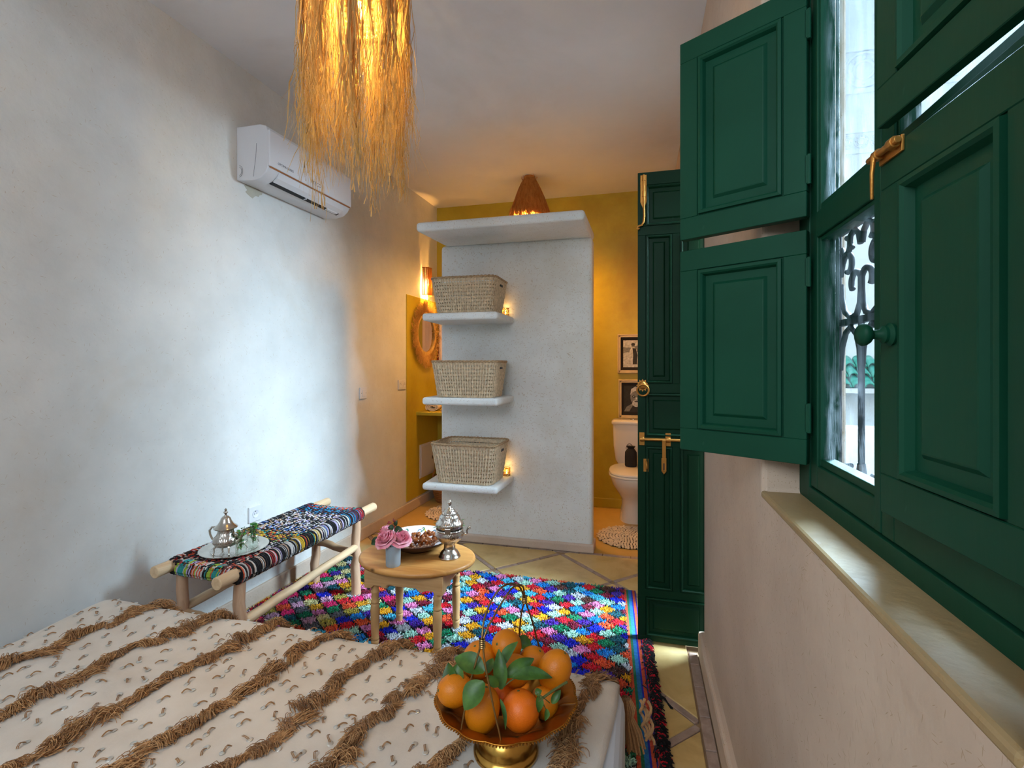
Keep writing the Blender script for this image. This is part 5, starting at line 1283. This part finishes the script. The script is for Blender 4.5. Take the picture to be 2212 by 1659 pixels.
def sprig(lab, leaves, twigs):
    c0 = np.array(leaves[0][0]); r_ = thing('leaf_sprig', lab, 'leaves', tuple(c0))
    for b_, t_, w_, up in leaves:
        mb = MB(); leafgeo(mb, np.array(b_)-c0, np.array(t_)-c0, w_*1.35, up=up, curl=.10, fold=.35, nl=9, nw=6); obj('leaf', mb, M['leaf'], r_, fix=False)
    for p, rr in twigs: obj('twig', MB().tube(smooth(np.array(p)-c0, 10), rr, 6), M['stem'], r_)
cmv = (.1, -.8, .6)
sprig('orange leaves drooping over the front left of the bowl', [((-.302, .944, .682), (-.372, .963, .690), .031, (.0, -.5, .85)), ((-.299, .935, .668), (-.332, .910, .624), .034, (-.35, -.85, .3)), ((-.307, .974, .659), (-.302, 1.006, .674), .014, cmv), ((-.300, .955, .668), (-.279, .971, .640), .014, cmv)],
      [([(-.300, .948, .672), (-.292, .965, .655), (-.28, .99, .63)], .0014)])
sprig('wilted dark leaves at the left edge of the bowl', [((-.386, 1.005, .606), (-.410, 1.02, .640), .03, (-.4, -.8, .4)), ((-.382, .996, .61), (-.383, 1.015, .648), .024, (.1, -.9, .2)), ((-.398, 1.0, .60), (-.402, 1.01, .57), .016, (-.2, -.9, .3))], [([(-.39, 1.0, .60), (-.385, 1.02, .58), (-.375, 1.04, .57)], .0013)])
sprig('upright leaves at the centre of the orange pile', [((-.277, .982, .627), (-.291, 1.012, .692), .022, (.3, -.9, .2)), ((-.283, 1.011, .656), (-.258, 1.050, .692), .021, (-.5, -.75, .5)), ((-.275, 1.003, .641), (-.222, 1.050, .660), .022, cmv), ((-.256, .998, .645), (-.179, 1.035, .634), .024, (.0, -.35, .93)), ((-.271, .952, .628), (-.254, .930, .585), .008, (.8, -.6, .2))],
      [([(-.276, .984, .627), (-.279, 1.0, .645), (-.284, 1.012, .657)], .0014), ([(-.276, .984, .628), (-.262, .99, .64), (-.25, 1.0, .645)], .0013)])
sprig('small leaves and cut twig at the right of the bowl', [((-.199, .981, .629), (-.196, .972, .600), .014, (.7, -.7, .1)), ((-.175, 1.008, .598), (-.159, 1.024, .619), .012, cmv), ((-.182, .986, .601), (-.183, .973, .585), .010, (.6, -.8, 0)), ((-.205, .980, .632), (-.192, .986, .636), .010, cmv)],
      [([(-.200, .975, .618), (-.172, 1.0, .630), (-.146, 1.026, .636)], .0026), ([(-.20, .978, .632), (-.19, .982, .615), (-.184, .986, .60)], .0010), ([(-.205, .98, .635), (-.19, .98, .628), (-.178, 1.0, .604)], .0010)])
sprig('single leaf behind the topmost orange', [((-.288, 1.150, .634), (-.252, 1.166, .622), .024, (.1, -.7, .7))], [])
